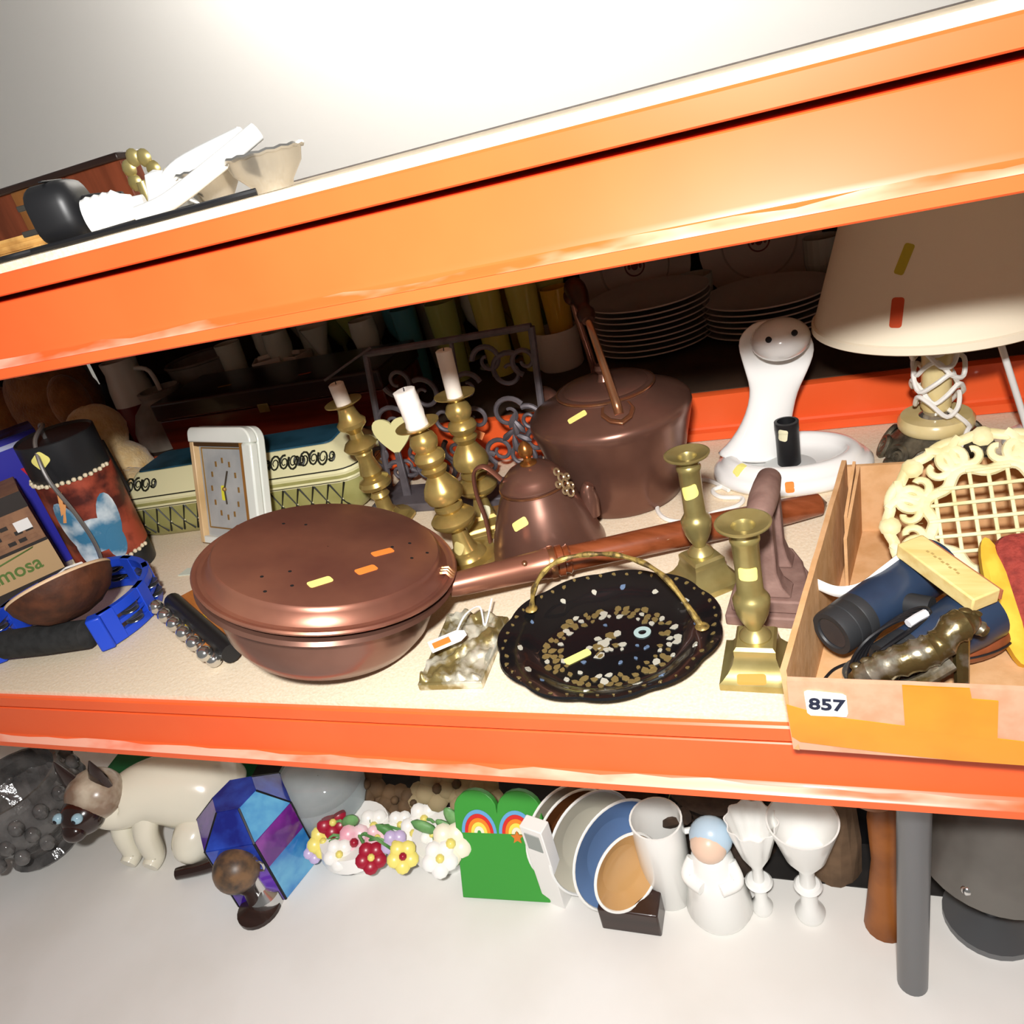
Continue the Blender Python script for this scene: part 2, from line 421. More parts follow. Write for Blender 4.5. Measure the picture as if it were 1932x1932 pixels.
for i, (px, py, Y, r, h, lab) in enumerate(((1318, 600, .84, .028, .075, 'cut glass bowl sparkling between the first two plate stacks'), (1555, 570, .86, .026, .095, 'tall cut glass vase sparkling left of the lampshade'))):
    p = at_y(px, py, Y); b = MB(); seg = 18
    prof = [(.0005, 0), (r * .6, 0), (r * .55, .01), (r, h * .6), (r * 1.05, h), (r * .95, h), (r * .88, h * .6), (.0005, .014)]
    b.lathe(prof, seg, cap=False)
    o = b.build('cut_glass_vase', GL['clear'], None, smooth=False); o.location = (p.x, Y, ZR); tag(o, lab, 'vase')
def mug(name, lab, loc, r, h, m, handle_a=0., group=None):
    t = thing(name, lab, 'mug', loc, handle_a, group)
    MB().lathe([(.0005, 0), (r * .92, 0), (r, .004), (r, h), (r * .93, h), (r * .92, .006), (.0005, .005)], 28, cap=False).build('cup', m, t, angle=50)
    MB().tube(bez([(r * .95, 0, h * .8), (r * 1.45, 0, h * .78), (r * 1.6, 0, h * .5), (r * 1.4, 0, h * .25), (r * .95, 0, h * .2)], 16), r * .12, 8).build('handle', m, t)
    return t
p = at_y(1062, 672, .68)
t = mug('decorated_mug', 'cream mug with dark flower print left of the kettle handle', (p.x - .01, .70, ZR), .036, .062, PLATE, 2.6)
fl_b = MB()
for k in range(8):
    a = 2 * PI * k / 8; fl_b.ball((.0365 * math.cos(-1.3) , .0365 * math.sin(-1.3), .032), .0001, 4, 3)
    th = -1.35 + .32 * math.cos(a); fl_b.ball((.0362 * math.cos(th), .0362 * math.sin(th), .033 + .012 * math.sin(a)), .0035, 6, 4)
fl_b.build('flower_print', mat('dark_print', '2a1a14', .6), t)
p = at_y(1078, 600, .88); mug('small_mug', 'small pale mug beside the yellow glasses behind the kettle handle', (p.x - .01, .90, ZR), .026, .075, PLATE, 1.2)
# small pale china pieces left of the glasses
for (px, py, Y, w, hh, rz, lab) in ((500, 668, .70, .05, .09, .5, 'pale square china dish leaning at the left end of the glasses'), (555, 665, .72, .045, .085, -.2, 'second pale square china pot beside the leaning dish')):
    p = at_y(px, py, Y); t = thing('china_pot', lab, 'pot', (p.x, Y, ZR), rz)
    MB().loft([[(x * w * s, y * w * s, z) for x, y in ((-.5, -.5), (.5, -.5), (.5, .5), (-.5, .5))] for s, z in ((.7, 0), (.75, .004), (1, hh), (.9, hh), (.68, .008))]).build('body', PLATE, t, bevel=.002, angle=30)
    MB().box((0, 0, hh + .002), (w * .6, w * .12, .008)).build('handle', PLATE, t, bevel=.002)
GREYB = mat('grey_stoneware', '8a8073', .5, col2='766c60', nscale=30)
p = at_y(315, 700, .60); p.x -= .035
t = thing('stoneware_bowl', 'grey stoneware bowl upside down at the left of the rear shelf', 'bowl', (p.x, .60, ZR))
MB().lathe([(.07, 0), (.068, .03), (.055, .06), (.035, .078), (.034, .084), (.0005, .084)], 36, cap=False).build('bowl_body', GREYB, t)
MB().lathe([(.036, .083), (.038, .092), (.033, .093), (.031, .084)], 28, cap=False).build('foot_ring', GREYB, t)
p = at_y(395, 690, .70); p.x -= .03
t = thing('stoneware_bowl', 'grey stoneware bowl with wide rim behind the upturned bowl', 'bowl', (p.x, .72, ZR))
MB().lathe([(.0005, .0), (.03, 0), (.034, .01), (.06, .06), (.066, .105), (.062, .105), (.055, .06), (.0005, .012)], 36, cap=False).build('bowl_body', GREYB, t)
MB().lathe([(.066, .104), (.069, .106), (.066, .109), (.061, .106)], 36, cap=False).build('rim', GREYB, t)
p = at_y(238, 715, .62)
t = thing('enamel_jug', 'white enamel jug with a dark red foot behind the plush toys', 'jug', (p.x, .62, ZR))
MB().lathe([(.0005, 0), (.034, 0), (.036, .02), (.0375, .07)], 28, cap=False).build('red_body', mat('dark_red_enamel', '6e1410', .3), t)
MB().lathe([(.0376, .07), (.036, .1), (.03, .13), (.032, .15), (.028, .15), (.026, .13)], 28, cap=False).build('white_neck', mat('white_enamel', 'd8d4c6', .3), t)
MB().tube(bez([(.03, 0, .13), (.06, 0, .12), (.062, 0, .07), (.036, 0, .04)], 14), .004, 8).build('handle', mat('white_enamel', 'd8d4c6', .3), t)
# mahogany box
MAHOG = mat('dark_mahogany', '6a2314', .32, col2='4a160d', nscale=18, stretch=(.3, 4, 4), coat=.3)
MAHOGT = mat('near_black_wood_shaded_lid', '33201a', .35, col2='271712', nscale=18, stretch=(.3, 4, 4), coat=.2)
t = thing('wooden_box', 'long dark mahogany box with hinged lid behind the onyx clock', 'box', (-.79, .60, ZR), .02)
MB().box((0, 0, .0275), (.43, .14, .055)).build('body', MAHOG, t, bevel=.002)
lid = MB().box((0, 0, .071), (.436, .146, .031)).build('lid', MAHOGT, t, bevel=.004)  # lid coloured near black for the shadow it lies in
MB().box((0, -.0725, .054), (.02, .003, .014)).build('lock_plate', BRASS_D, t, bevel=.001)
sticker(t, [lid], 575, 705, .022, .006, .2, mat('dark_orange_label', 'a8502a', .7)); sticker(t, [lid], 424, 728, .024, .007, .2, mat('dark_ochre_label', '8c6a26', .7))  # darker orange and ochre than the other price labels

# ================================================================== goods on the upper shelf
ZU = H + .006
pl = at_y(125, 405, .05)
SILVER_PIN = mat('dull_pin', '4a4640', .4, .6)
t = thing('black_plug', 'black three-pin mains plug lying on the upper shelf', 'plug', (pl.x, .05, ZU), .35)
MB().at(T(0, 0, .0215)).loft([[(x, y * s, z * s) for y, z in rrect(.044, .042, .015)] for x, s in ((-.018, .55), (-.016, .9), (-.012, 1), (.008, 1), (.014, .9), (.018, .6))]).build('plug_body', BLACK, t)
MB().at(T(.018, 0, .0215) @ rotm('Y', 90)).lathe([(.008, 0), (.007, .008), (.005, .02), (.0035, .028)], 12).build('strain_relief', BLACK, t)
for yy, zz in ((0, .031), (-.009, .014), (.009, .014)): MB().box((-.024, yy, zz), (.014, .006, .004)).build('pin', SILVER_PIN, t, bevel=.0005)
MB().box((0, 0, .0432), (.003, .03, .0012)).build('moulded_rib', BLACK, t, bevel=.0004)
b = at_y(208, 402, .05)
t = thing('white_lamp_holder', 'white ribbed plastic lamp holder beside the black plug', 'lamp holder', (b.x, .05, ZU), .5)
MB().at(T(-.016, 0, .0135) @ rotm('Y', 90)).lathe([(.009, 0), (.0125, .001)] + [(.0125 + (.0012 if k % 2 else 0), .002 + k * .003) for k in range(8)] + [(.010, .028), (.008, .034), (.0005, .034)], 24).build('ribbed_body', WHITECER, t)
MB().at(T(.016, 0, .0135) @ rotm('Y', 90)).lathe([(.0065, 0), (.006, .01), (.0005, .01)], 16).build('cord_grip', WHITECER, t)
pts = [at_y(x, y, Y) for x, y, Y in ((-40, 455, .02), (40, 452, .018), (110, 446, .015), (180, 430, .012), (260, 408, .011), (340, 386, .011), (420, 366, .012), (480, 350, .02))]
pts = [(q.x, q.y, ZU + .0022) for q in pts]
MBc = MB().tube(bez(pts, 40), .0022, 8); tag(MBc.build('mains_flex', BCORD), 'black flex running along the upper shelf edge under the plug', 'cord')
pts = [(-.60, .05, ZU + .003), (-.55, .022, ZU + .0025), (-.52, .006, ZU + .0023), (-.50, .020, ZU + .0024), (-.47, .028, ZU + .0024), (-.44, .022, ZU + .0026), (-.42, .03, ZU + .003), (-.38, .05, ZU + .003)]
tag(MB().tube(bez(pts, 40), .0019, 8).build('mains_flex', BCORD), 'thin looped black flex on the upper shelf at far left', 'cord')
# white lamp arms lying across glassware
t = thing('white_desk_lamp', 'white folded desk lamp frame lying on the upper shelf', 'lamp', (-.36, .06, ZU))
MB().tube(bez([(-.05, -.03, .007), (-.02, -.032, .010), (.02, -.02, .024), (.042, .0, .036)], 20), .006, 10).build('lower_arm', WHITECER, t)
MB().tube(bez([(-.045, .0, .02), (-.02, -.005, .028), (.03, .0, .035)], 12), .007, 10).build('upper_arm', WHITECER, t)
MB().at(T(-.05, 0, .0) @ rotm('Z', 20)).lathe([(.0005, 0), (.022, 0), (.023, .004), (.012, .012), (.007, .03), (.0005, .032)], 24, cap=False).build('foot', WHITECER, t)
SILVER = mat('silver_plate', 'c9c7c2', .22, .9, bump=.3, bscale=60)
for i, (px, Y, w, lab) in enumerate(((405, .07, .022, 'embossed silver-plated dish standing beside the white lamp frame'), (520, .06, .026, 'bright silver-plated dish at the right of the upper shelf corner'))):
    q = at_y(px, 360, Y); t = thing('silver_dish', lab, 'dish', (q.x, Y, ZU))
    MB().lathe([(.0005, 0), (w * .5, 0), (w * .55, .004), (w * .9, .014), (w, .022), (w * 1.05, .023), (w * .95, .021), (w * .5, .006), (.0005, .005)], 28, cap=False).build('bowl', SILVER, t)
    for a in range(12): pass
    MB().tube([(w * 1.04 * math.cos(2 * PI * k / 36), w * 1.04 * math.sin(2 * PI * k / 36), .0228 + .0008 * (k % 2)) for k in range(36)], .0016, 6, closed=True).build('beaded_rim', SILVER, t)
q = at_y(270, 345, .12); t = thing('brass_ornament', 'tarnished brass flower ornament behind the white lamp frame', 'ornament', (q.x, .12, ZU))
MB().lathe([(.0005, 0), (.018, 0), (.018, .004), (.006, .008), (.005, .03), (.0005, .03)], 16, cap=False).build('stand', BRASS_D, t)
for k in range(7):
    a = 2 * PI * k / 7; MB().ball((.012 * math.cos(a), .004, .036 + .012 * math.sin(a)), .007, 8, 6, sy=.5).build('petal', BRASS_D, t)
# tan wrapped parcel at the left end and the wooden panel behind
q = at_y(25, 470, .08)
t = thing('wicker_tray', 'small tan wicker tray on the upper shelf at the left edge', 'tray', (q.x - .04, .11, ZU), .2)
TAN = mat('tan_wicker', 'c99a55', .7, col2='9c7038', nscale=60)
MB().box((0, 0, .003), (.12, .08, .006)).build('tray_base', TAN, t, bevel=.001)
for zz in (.008, .013): MB().tube([(x, y, zz) for x, y in rrect(.12, .08, .012)], .0028, 6, closed=True).build('rim_strand', TAN, t)
WOODP = mat('red_brown_wood', '8a4428', .5, col2='6b3119', nscale=10, stretch=(6, 6, .6))
WOODL = mat('golden_brown_wood', '9a6430', .5, col2='835226', nscale=10, stretch=(6, 6, .6))
xa, xb, zt = at_y(-80, 420, .35).x, at_y(255, 380, .35).x, at_y(140, 328, .35).z
t = thing('wooden_cabinet', 'red-brown wooden cabinet back standing behind the black plug', 'cabinet', ((xa + xb) / 2, .37, ZU + .0005))
W = xb - xa; hh = zt - ZU
xs = [-W / 2, at_y(28, 390, .35).x - (xa + xb) / 2, at_y(70, 390, .35).x - (xa + xb) / 2, W * .18, W / 2]
for i in range(4):
    MB().box(((xs[i] + xs[i + 1]) / 2, 0 if i != 1 else -.004, hh / 2), (xs[i + 1] - xs[i] - .0015, .03, hh)).build('plank', WOODL if i == 1 else WOODP, t, bevel=.0015)
MB().box((0, .002, hh + .004), (W, .04, .008)).build('top_moulding', MAHOGT, t, bevel=.002)
# ================================================================== copper and brass on the middle shelf
# ---- warming pan
WOODH = mat('turned_red_wood', '8e4a2b', .3, col2='713619', nscale=14, stretch=(1, 6, 6), coat=.4)
n = Vector((.286, .144, 1)).normalized(); q = Vector((0, 0, 1)).rotation_difference(n)
PANC = Vector((-.416, .081, .1008))
PS = .118 / .1234
pan = thing('warming_pan', 'round copper warming pan with pierced hinged lid and long turned wooden handle', 'pan', PANC, rot=q.to_euler())
R0_ = .1234
body = MB().lathe([(r * PS, z) for r, z in ((.0005, -.077), (.066, -.077), (.076, -.0755), (.090, -.069), (.099, -.056), (.105, -.036), (.107, -.018), (.1085, -.015), (.114, -.0130), (.1200, -.0145), (.1232, -.0120), (.1210, -.0088), (.108, -.0085), (.102, -.02), (.0005, -.065))], 72, cap=False).build('pan_body', COPPER_D, pan)
lid = MB().lathe([(r * PS, z) for r, z in ((.105, -.003), (.120, -.0028), (.1236, -.0018), (.1246, .0002), (.1232, .0018), (.1205, .0016), (.1188, .0006), (.1150, .0010), (.1112, .0045), (.1085, .0105), (.1070, .0138), (.1055, .0150), (.1035, .0153), (.08, .0160), (.05, .0167), (.02, .0170), (.0005, .0172))], 84, cap=False).build('lid', COPPER, pan, angle=28)
HOLE = mat('dark_hole', '0a0605', .9)
for hx, hy in ((494, 1088), (547, 1078), (500, 1116), (551, 1105), (740, 1032), (773, 1025), (806, 1043), (777, 1053), (535, 988), (577, 990)):
    sticker(lid, [lid], hx, hy, .0032, .0032, 0, HOLE, 'vent_hole', .0002, rad=.5)
sticker(lid, [lid], 722, 1042, .0215, .0085, .25, ORG, label='orange price label'); sticker(lid, [lid], 691, 1075, .020, .0095, .3, ORG, label='orange price label'); sticker(lid, [lid], 604, 1098, .0215, .0095, .3, YEL, label='yellow price label')
def on_pan(ang, r, z): return Vector((r * PS * math.cos(ang), r * PS * math.sin(ang), z))
Pi = (Matrix.Translation(PANC) @ q.to_matrix().to_4x4()).inverted()
h0 = Pi @ at_z(858, 1103, .052); h1 = Pi @ at_z(1036, 1062, .040); h2 = Pi @ at_z(1560, 948, .0205)
hd = (h2 - h1).normalized()
def seg_lathe(parent, name, a, b, prof, m, seg=24):
    d = b - a; Q = Vector((0, 0, 1)).rotation_difference(d.normalized()).to_matrix().to_4x4(); Ln = d.length
    return MB().at(Matrix.Translation(a) @ Q).lathe([(r, t * Ln) for r, t in prof], seg).build(name, m, parent)
fer = seg_lathe(pan, 'ferrule', h0, h1, [(.0105, -.06), (.0115, 0), (.0125, .3), (.0137, .7), (.0145, .93), (.0152, .95), (.0152, 1.0), (.0005, 1.0)], COPPER)
for k, t in enumerate((.30, .78)):
    pass
MB().ball(h0.lerp(h1, .78) + Vector((-.002, -.010, .0085)), .0034, 10, 6).build('rivet', COPPER_B, fer)
wood = seg_lathe(pan, 'wooden_handle', h1, h2, [(.0140, 0), (.0155, .004), (.0155, .014), (.0135, .018), (.0135, .024), (.0152, .028), (.0155, .048), (.0130, .053), (.0136, .062), (.0150, .068), (.0128, .076), (.0125, .10), (.0132, .3), (.0138, .6), (.0130, .85), (.0110, .97), (.0005, 1.0)], WOODH)
seg_lathe(pan, 'copper_collar', h1, h1 + hd * .006, [(.0158, 0), (.0162, .3), (.0162, .7), (.0158, 1)], COPPER_B)
for ang, nm in ((math.radians(168), 'hinge'), (math.radians(12), 'hinge')):
    c = on_pan(ang, .1165, .0045)
    hb = MB(); 
    for k in range(-1, 2): hb.tube([c + on_pan(ang + PI / 2, .005 * k, 0) + on_pan(ang, -.006, 0), c + on_pan(ang + PI / 2, .005 * k, .0015), c + on_pan(ang + PI / 2, .005 * k, -.004) + on_pan(ang, .006, 0)], .0022, 6)
    hb.build(nm, COPPER_B, pan)

# ---- kettle
KC = Vector((-.198, .360, Z0))
ket = thing('copper_kettle', 'large squat copper kettle with tall bail handle and flat lid', 'kettle', KC)
kb = MB().lathe([(.0005, 0), (.064, 0), (.067, .002), (.070, .012), (.077, .045), (.084, .075), (.0895, .096), (.0912, .103), (.0905, .1085), (.087, .1125), (.070, .1205), (.056, .1265), (.0525, .1285), (.0525, .1315), (.050, .1315), (.050, .125), (.0005, .124)], 72, cap=False).build('kettle_body', COPPER_D, ket)
kl = MB().lathe([(.0515, .1300), (.0535, .1312), (.0535, .1330), (.050, .1345), (.047, .1342), (.045, .1362), (.030, .1385), (.012, .1400), (.0005, .1402)], 56, cap=False).build('lid', COPPER_D, ket)
kr = MB().lathe([(.0535, .1305), (.0552, .1315), (.0552, .1330), (.0535, .1338)], 56, cap=False).build('lid_rim', COPPER_B, kl)
MB().lathe([(.0005, .139), (.008, .1395), (.006, .144), (.005, .148), (.0085, .153), (.007, .158), (.0005, .160)], 20, cap=False).build('lid_knob', COPPER_D, kl)
e1 = at_z(1166, 782, Z0 + .121) - KC; e1.z = 0; ea = math.atan2(e1.y, e1.x); er = e1.length
KSIDE = Vector((-math.sin(ea), math.cos(ea), 0))
KW = mat('dark_turned_handle', '46281d', .35, .3, col2='331a12', nscale=20)
def kp(r, z): return Vector((r * math.cos(ea), r * math.sin(ea), z)) - KSIDE * max(0, z - .135) * .13
side = Vector((-math.sin(ea), math.cos(ea), 0))
for s in (1, -1):
    ez = .1205
    ear = MB(); outl = [(0, -.020), (.008, -.015), (.0125, -.006), (.0105, .002), (.005, .004), (0, .001), (-.005, .004), (-.0105, .002), (-.0125, -.006), (-.008, -.015)]
    dn = (kp(s, 0) * .92 + Vector((0, 0, -.40))).normalized(); nm = Vector((0, 0, 1)) - dn * dn.z; nm.normalize()
    base = kp(s * .062, .1262)
    top = [base + side * a * 1.45 - dn * (b * 1.35 + .004) + nm * .0018 for a, b in outl]; bot = [p_ - nm * .003 for p_ in top]
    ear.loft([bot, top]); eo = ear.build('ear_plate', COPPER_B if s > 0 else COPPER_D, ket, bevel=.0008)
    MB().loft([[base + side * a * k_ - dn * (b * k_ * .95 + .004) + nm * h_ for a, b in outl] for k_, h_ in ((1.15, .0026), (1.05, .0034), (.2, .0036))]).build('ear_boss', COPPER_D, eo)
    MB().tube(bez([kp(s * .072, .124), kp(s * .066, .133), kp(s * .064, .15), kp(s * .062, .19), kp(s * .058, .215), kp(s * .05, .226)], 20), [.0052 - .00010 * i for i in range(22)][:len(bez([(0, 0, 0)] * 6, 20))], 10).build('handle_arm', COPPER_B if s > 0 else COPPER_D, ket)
g0, g1 = kp(.056, .222), kp(-.056, .222)
gp = [g0.lerp(g1, t) + Vector((0, 0, .022 * math.sin(PI * t))) for t in [i / 24 for i in range(25)]]
gr = [.006, .009, .0095, .007, .0068, .0078, .0088, .0096, .0102, .0106, .0108, .0108, .0108, .0108, .0108, .0106, .0102, .0096, .0088, .0078, .0068, .007, .0095, .009, .006]
MB().tube(gp, gr, 14).build('grip', KW, ket)
sp = ea + math.radians(-150)
sd = Vector((math.cos(sp), math.sin(sp), 0))
MB().tube(bez([sd * .066 + Vector((0, 0, .03)), sd * .09 + Vector((0, 0, .045)), sd * .102 + Vector((0, 0, .075)), sd * .112 + Vector((0, 0, .100)), sd * .128 + Vector((0, 0, .106))], 24), [.020 - .00048 * i for i in range(25)], 16).build('spout', COPPER_D, ket)
sticker(ket, [kb], 1089, 787, .0215, .0085, .52, YEL, label='yellow price label')

# ---- small conical coffee pot
TC = Vector((-.262, .243, Z0))
pot = thing('copper_coffee_pot', 'small conical copper pot with acorn finial and ornate brass hinge', 'coffee pot', TC)
tb = MB().lathe([(.0005, 0), (.060, 0), (.0625, .002), (.0620, .006), (.0595, .012), (.0555, .026), (.0490, .045), (.0415, .062), (.0355, .074), (.0345, .0765), (.0352, .0785), (.0335, .0805), (.0005, .0805)], 64, cap=False).build('pot_body', COPPER_D, pot)
tl = MB().lathe([(.0350, .0800), (.0362, .0812), (.0358, .0830), (.0325, .0855), (.0300, .0895), (.0235, .0960), (.0140, .1005), (.0055, .1025), (.0005, .1028)], 48, cap=False).build('lid', COPPER_D, pot)
MB().lathe([(.0005, .1015), (.0090, .1020), (.0085, .1040), (.0045, .1060), (.0040, .1090), (.0072, .1120), (.0078, .1170), (.0062, .1220), (.0030, .1260), (.0005, .1275)], 20, cap=False).build('acorn_finial', mat('gilded_finial', 'a8703a', .28, .85), tl)
MB().lathe([(.0353, .0768), (.0368, .0778), (.0368, .0792), (.0353, .0798)], 56, cap=False).build('neck_ring', COPPER_B, pot)
ha = math.atan2(-.10, -.99)
hu = Vector((math.cos(ha), math.sin(ha), 0)); hs = Vector((-hu.y, hu.x, 0))
pts = bez([hu * .033 + Vector((0, 0, .088)), hu * .047 + Vector((0, 0, .105)), hu * .060 + Vector((0, 0, .100)), hu * .064 + Vector((0, 0, .075)), hu * .062 + Vector((0, 0, .045)), hu * .064 + Vector((0, 0, .015))], 26)
MB().tube(pts, .0046, 10, flat=.45).build('strap_handle', COPPER, pot)
# ornate pierced hinge bracket on the right of the lid
hd0 = at_z(1050, 905, Z0 + .085) - TC; a0 = math.atan2(hd0.y, hd0.x)
def tp(r, a, z): return Vector((r * math.cos(a), r * math.sin(a), z))
hb = MB()
for k, (rr_, da, z, s) in enumerate(((.034, .0, .088, .0042), (.030, .0, .094, .0036), (.037, .0, .081, .0046), (.0415, 0, .072, .0048), (.036, .25, .0845, .003), (.036, -.25, .0845, .003), (.040, .16, .076, .003), (.040, -.16, .076, .003))):
    c = tp(rr_, a0 + da, z); 
    hb.tube([c + Vector((-math.sin(a0), math.cos(a0), 0)) * s * math.cos(2 * PI * j / 14) + Vector((0, 0, 1)) * s * math.sin(2 * PI * j / 14) * .9 + tp(.002, a0, 0) * (1 + math.sin(2 * PI * j / 14) * -.6) for j in range(14)], .0013, 6, closed=True)
hb.build('pierced_hinge', mat('pale_brass', 'c8b08a', .3, .8), pot)
sp = math.radians(18); sv = Vector((math.cos(sp), math.sin(sp), 0))
MB().tube(bez([sv * .050 + Vector((0, 0, .03)), sv * .053 + Vector((0, 0, .046)), sv * .053 + Vector((0, 0, .058)), sv * .056 + Vector((0, 0, .064))], 18), [.012 - .00035 * i for i in range(19)], 14).build('spout', COPPER_D, pot)
sticker(pot, [tb], 981, 989, .0185, .0095, .55, YEL, label='yellow price label')

# ---- three turned brass candlesticks with candles
def stick(name, lab, base_px, prof, base_kind, lean=(0, 0), rz=0.):
    p = at_z(base_px[0], base_px[1], Z0) + Vector((0, 0, .0358 * math.hypot(*lean)))
    t = thing(name, lab, 'candlestick', p, group='tall turned brass candlesticks', rot=(lean[0], lean[1], rz))
    MB().lathe([(r * 1.14 if z < .16 else r, z) for r, z in prof], 36, cap=False).build('stem', BRASS, t, angle=35)
    if base_kind == 'oct':
        b = MB(); b.lathe([(.0005, 0), (.034, 0), (.035, .004), (.031, .009), (.018, .012), (.0135, .018), (.0005, .018)], 8, phase=PI / 8, cap=False); b.build('base', BRASS, t, smooth=False, bevel=.0006)
    elif base_kind == 'oval':
        MB().lathe([(.0005, 0), (.034, 0), (.035, .003), (.032, .007), (.022, .009), (.020, .013), (.0135, .018), (.0005, .018)], 36, cap=False).build('base', BRASS, t)
    else:
        MB().loft([[(x * w, y * w, z) for x, y in ((-1, -1), (1, -1), (1, 1), (-1, 1))] for w, z in ((.031, 0), (.031, .007), (.026, .009), (.024, .013), (.014, .018), (.011, .022))]).build('base', BRASS, t, smooth=False, bevel=.0008)
    return t
S1 = [(.0005, .012), (.012, .014), (.009, .022), (.0085, .036), (.011, .040), (.0085, .045), (.009, .049), (.0170, .053), (.0185, .058), (.0165, .063), (.0105, .067), (.0110, .071), (.0125, .073), (.0085, .092), (.0100, .099), (.0090, .101), (.0165, .106), (.0185, .110), (.0150, .116), (.0075, .121), (.0070, .127), (.0100, .131), (.0150, .136), (.0158, .141), (.0120, .146), (.0100, .153), (.0090, .159), (.0110, .162), (.0225, .1665), (.0228, .168), (.0210, .168), (.0090, .165), (.0005, .164)]
S2 = [(.0005, .012), (.0140, .014), (.0105, .022), (.0080, .036), (.0070, .041), (.0100, .045), (.0165, .0485), (.0210, .054), (.0215, .058), (.0175, .063), (.0105, .066), (.0135, .070), (.0135, .073), (.0095, .076), (.0165, .081), (.0185, .088), (.0165, .096), (.0110, .106), (.0085, .110), (.0110, .1135), (.0125, .117), (.0095, .1205), (.0130, .125), (.0145, .130), (.0130, .135), (.0095, .138), (.0120, .143), (.0130, .149), (.0110, .155), (.0085, .160), (.0115, .1625), (.0225, .1665), (.0228, .168), (.0210, .168), (.0090, .165), (.0005, .164)]
def candle(lab, stick_t, h, r, z, M_, wick=True, drip=False):
    L = stick_t.matrix_basis.copy()
    p = L @ Vector((0, 0, z))
    t = thing('candle', lab, 'candle', p, group='white candles in the brass candlesticks', rot=stick_t.rotation_euler.copy())
    b = MB(); seg = 20; rings = []
    for k in range(9):
        zz = h * k / 8; rings.append([((r + (random.uniform(0, .0016) if drip else 0)) * math.cos(2 * PI * j / seg), (r + (random.uniform(0, .0016) if drip else 0)) * math.sin(2 * PI * j / seg), zz + (random.uniform(-.002, .002) if drip and 0 < k < 8 else 0)) for j in range(seg)])
    rings.append([(r * .8 * math.cos(2 * PI * j / seg), r * .8 * math.sin(2 * PI * j / seg), h + .0012) for j in range(seg)])
    rings.append([(r * .2 * math.cos(2 * PI * j / seg), r * .2 * math.sin(2 * PI * j / seg), h - .0006) for j in range(seg)])
    b.loft(rings).build('wax', M_, t)
    MB().tube([(0, 0, h - .001), (.0006, 0, h + .003)], .0006, 6).build('wick', INK, t)
    return t
ZL = mat('smooth_white_wax', 'f2e9dd', .5)
cs1 = stick('brass_candlestick', 'turned brass candlestick with a short candle, beside the patterned tin', (738, 985), S1, 'oct', lean=(.02, -.03))
candle('short stub of white candle in the leftmost candlestick', cs1, .026, .0092, .1642, ZL)
cs2 = stick('brass_candlestick', 'beehive-turned brass candlestick touching the warming pan rim', (888, 1062), S2, 'oval', lean=(.02, -.06))
candle('thick dripping white candle in the candlestick by the pan', cs2, .040, .0105, .1642, WAX, drip=True)
cs3 = stick('brass_candlestick', 'beehive-turned brass candlestick with the tallest candle, behind the small pot', (920, 997), S2, 'sq', lean=(.0, .035), rz=.5)
candle('tallest white candle, its top in shadow under the beam', cs3, .052, .0088, .1642, ZL)
sticker(cs3, [c for c in kids(cs3)], 917, 968, .012, .018, -.15, mat('cream_label', 'e9e4c0', .7), label='cream paper label')
sticker(cs2, [c for c in kids(cs2)], 865, 1035, .012, .014, -.5, mat('old_gold_label', 'c9b978', .7))

# ---- two square-based brass candlesticks in front
def square_stick(lab, base_px, rz, k=1.0):
    p = at_z(base_px[0], base_px[1], Z0)
    t = thing('square_candlestick', lab, 'candlestick', p, rz, 'square-based brass candlesticks')
    sq = lambda w, z: [(x * w, y * w, z) for x, y in ((-1, -1), (1, -1), (1, 1), (-1, 1))]
    MB().loft([sq(w * k, z * k) for w, z in ((.0262, 0), (.0265, .0015), (.0265, .0060), (.0240, .0075), (.0200, .0115), (.0165, .0175), (.0148, .0240), (.0150, .0248), (.0150, .0290), (.0130, .0315), (.0080, .0325))]).build('square_base', BRASS_D, t, angle=30)
    st = MB().lathe([(r * k, z * k) for r, z in ((.0005, .031), (.0115, .0315), (.0118, .034), (.0095, .0375), (.0055, .0405), (.0060, .0425), (.0085, .047), (.0118, .055), (.0132, .063), (.0135, .0675), (.0118, .0705), (.0108, .0720), (.0095, .0750), (.0092, .095), (.0096, .1160), (.0106, .1180), (.0106, .1205), (.0094, .1225), (.0098, .1255), (.0150, .1290), (.0192, .1312), (.0195, .1325), (.0180, .1330), (.0085, .1300), (.0070, .1270), (.0065, .110), (.0005, .110))], 40, cap=False).build('stem', BRASS_D, t, angle=35)
    return t
ca = square_stick('square-based brass candlestick nearest the shelf edge, beside the cardboard box', (1432, 1262), -.05)
cb = square_stick('square-based brass candlestick between the black tray and the cobra lamp', (1330, 1098), .62)
for t, l in ((ca, ((1412, 1085, .0165, .0105, .0), (1418, 1282, .021, .0085, 0.))), (cb, ((1302, 930, .0175, .0125, .3),))):
    for i, (a, b, w, h, an) in enumerate(l): sticker(t, kids(t), a, b, w, h, an, YEL if i == 0 else ORG, label='yellow price label' if i == 0 else 'orange price label')

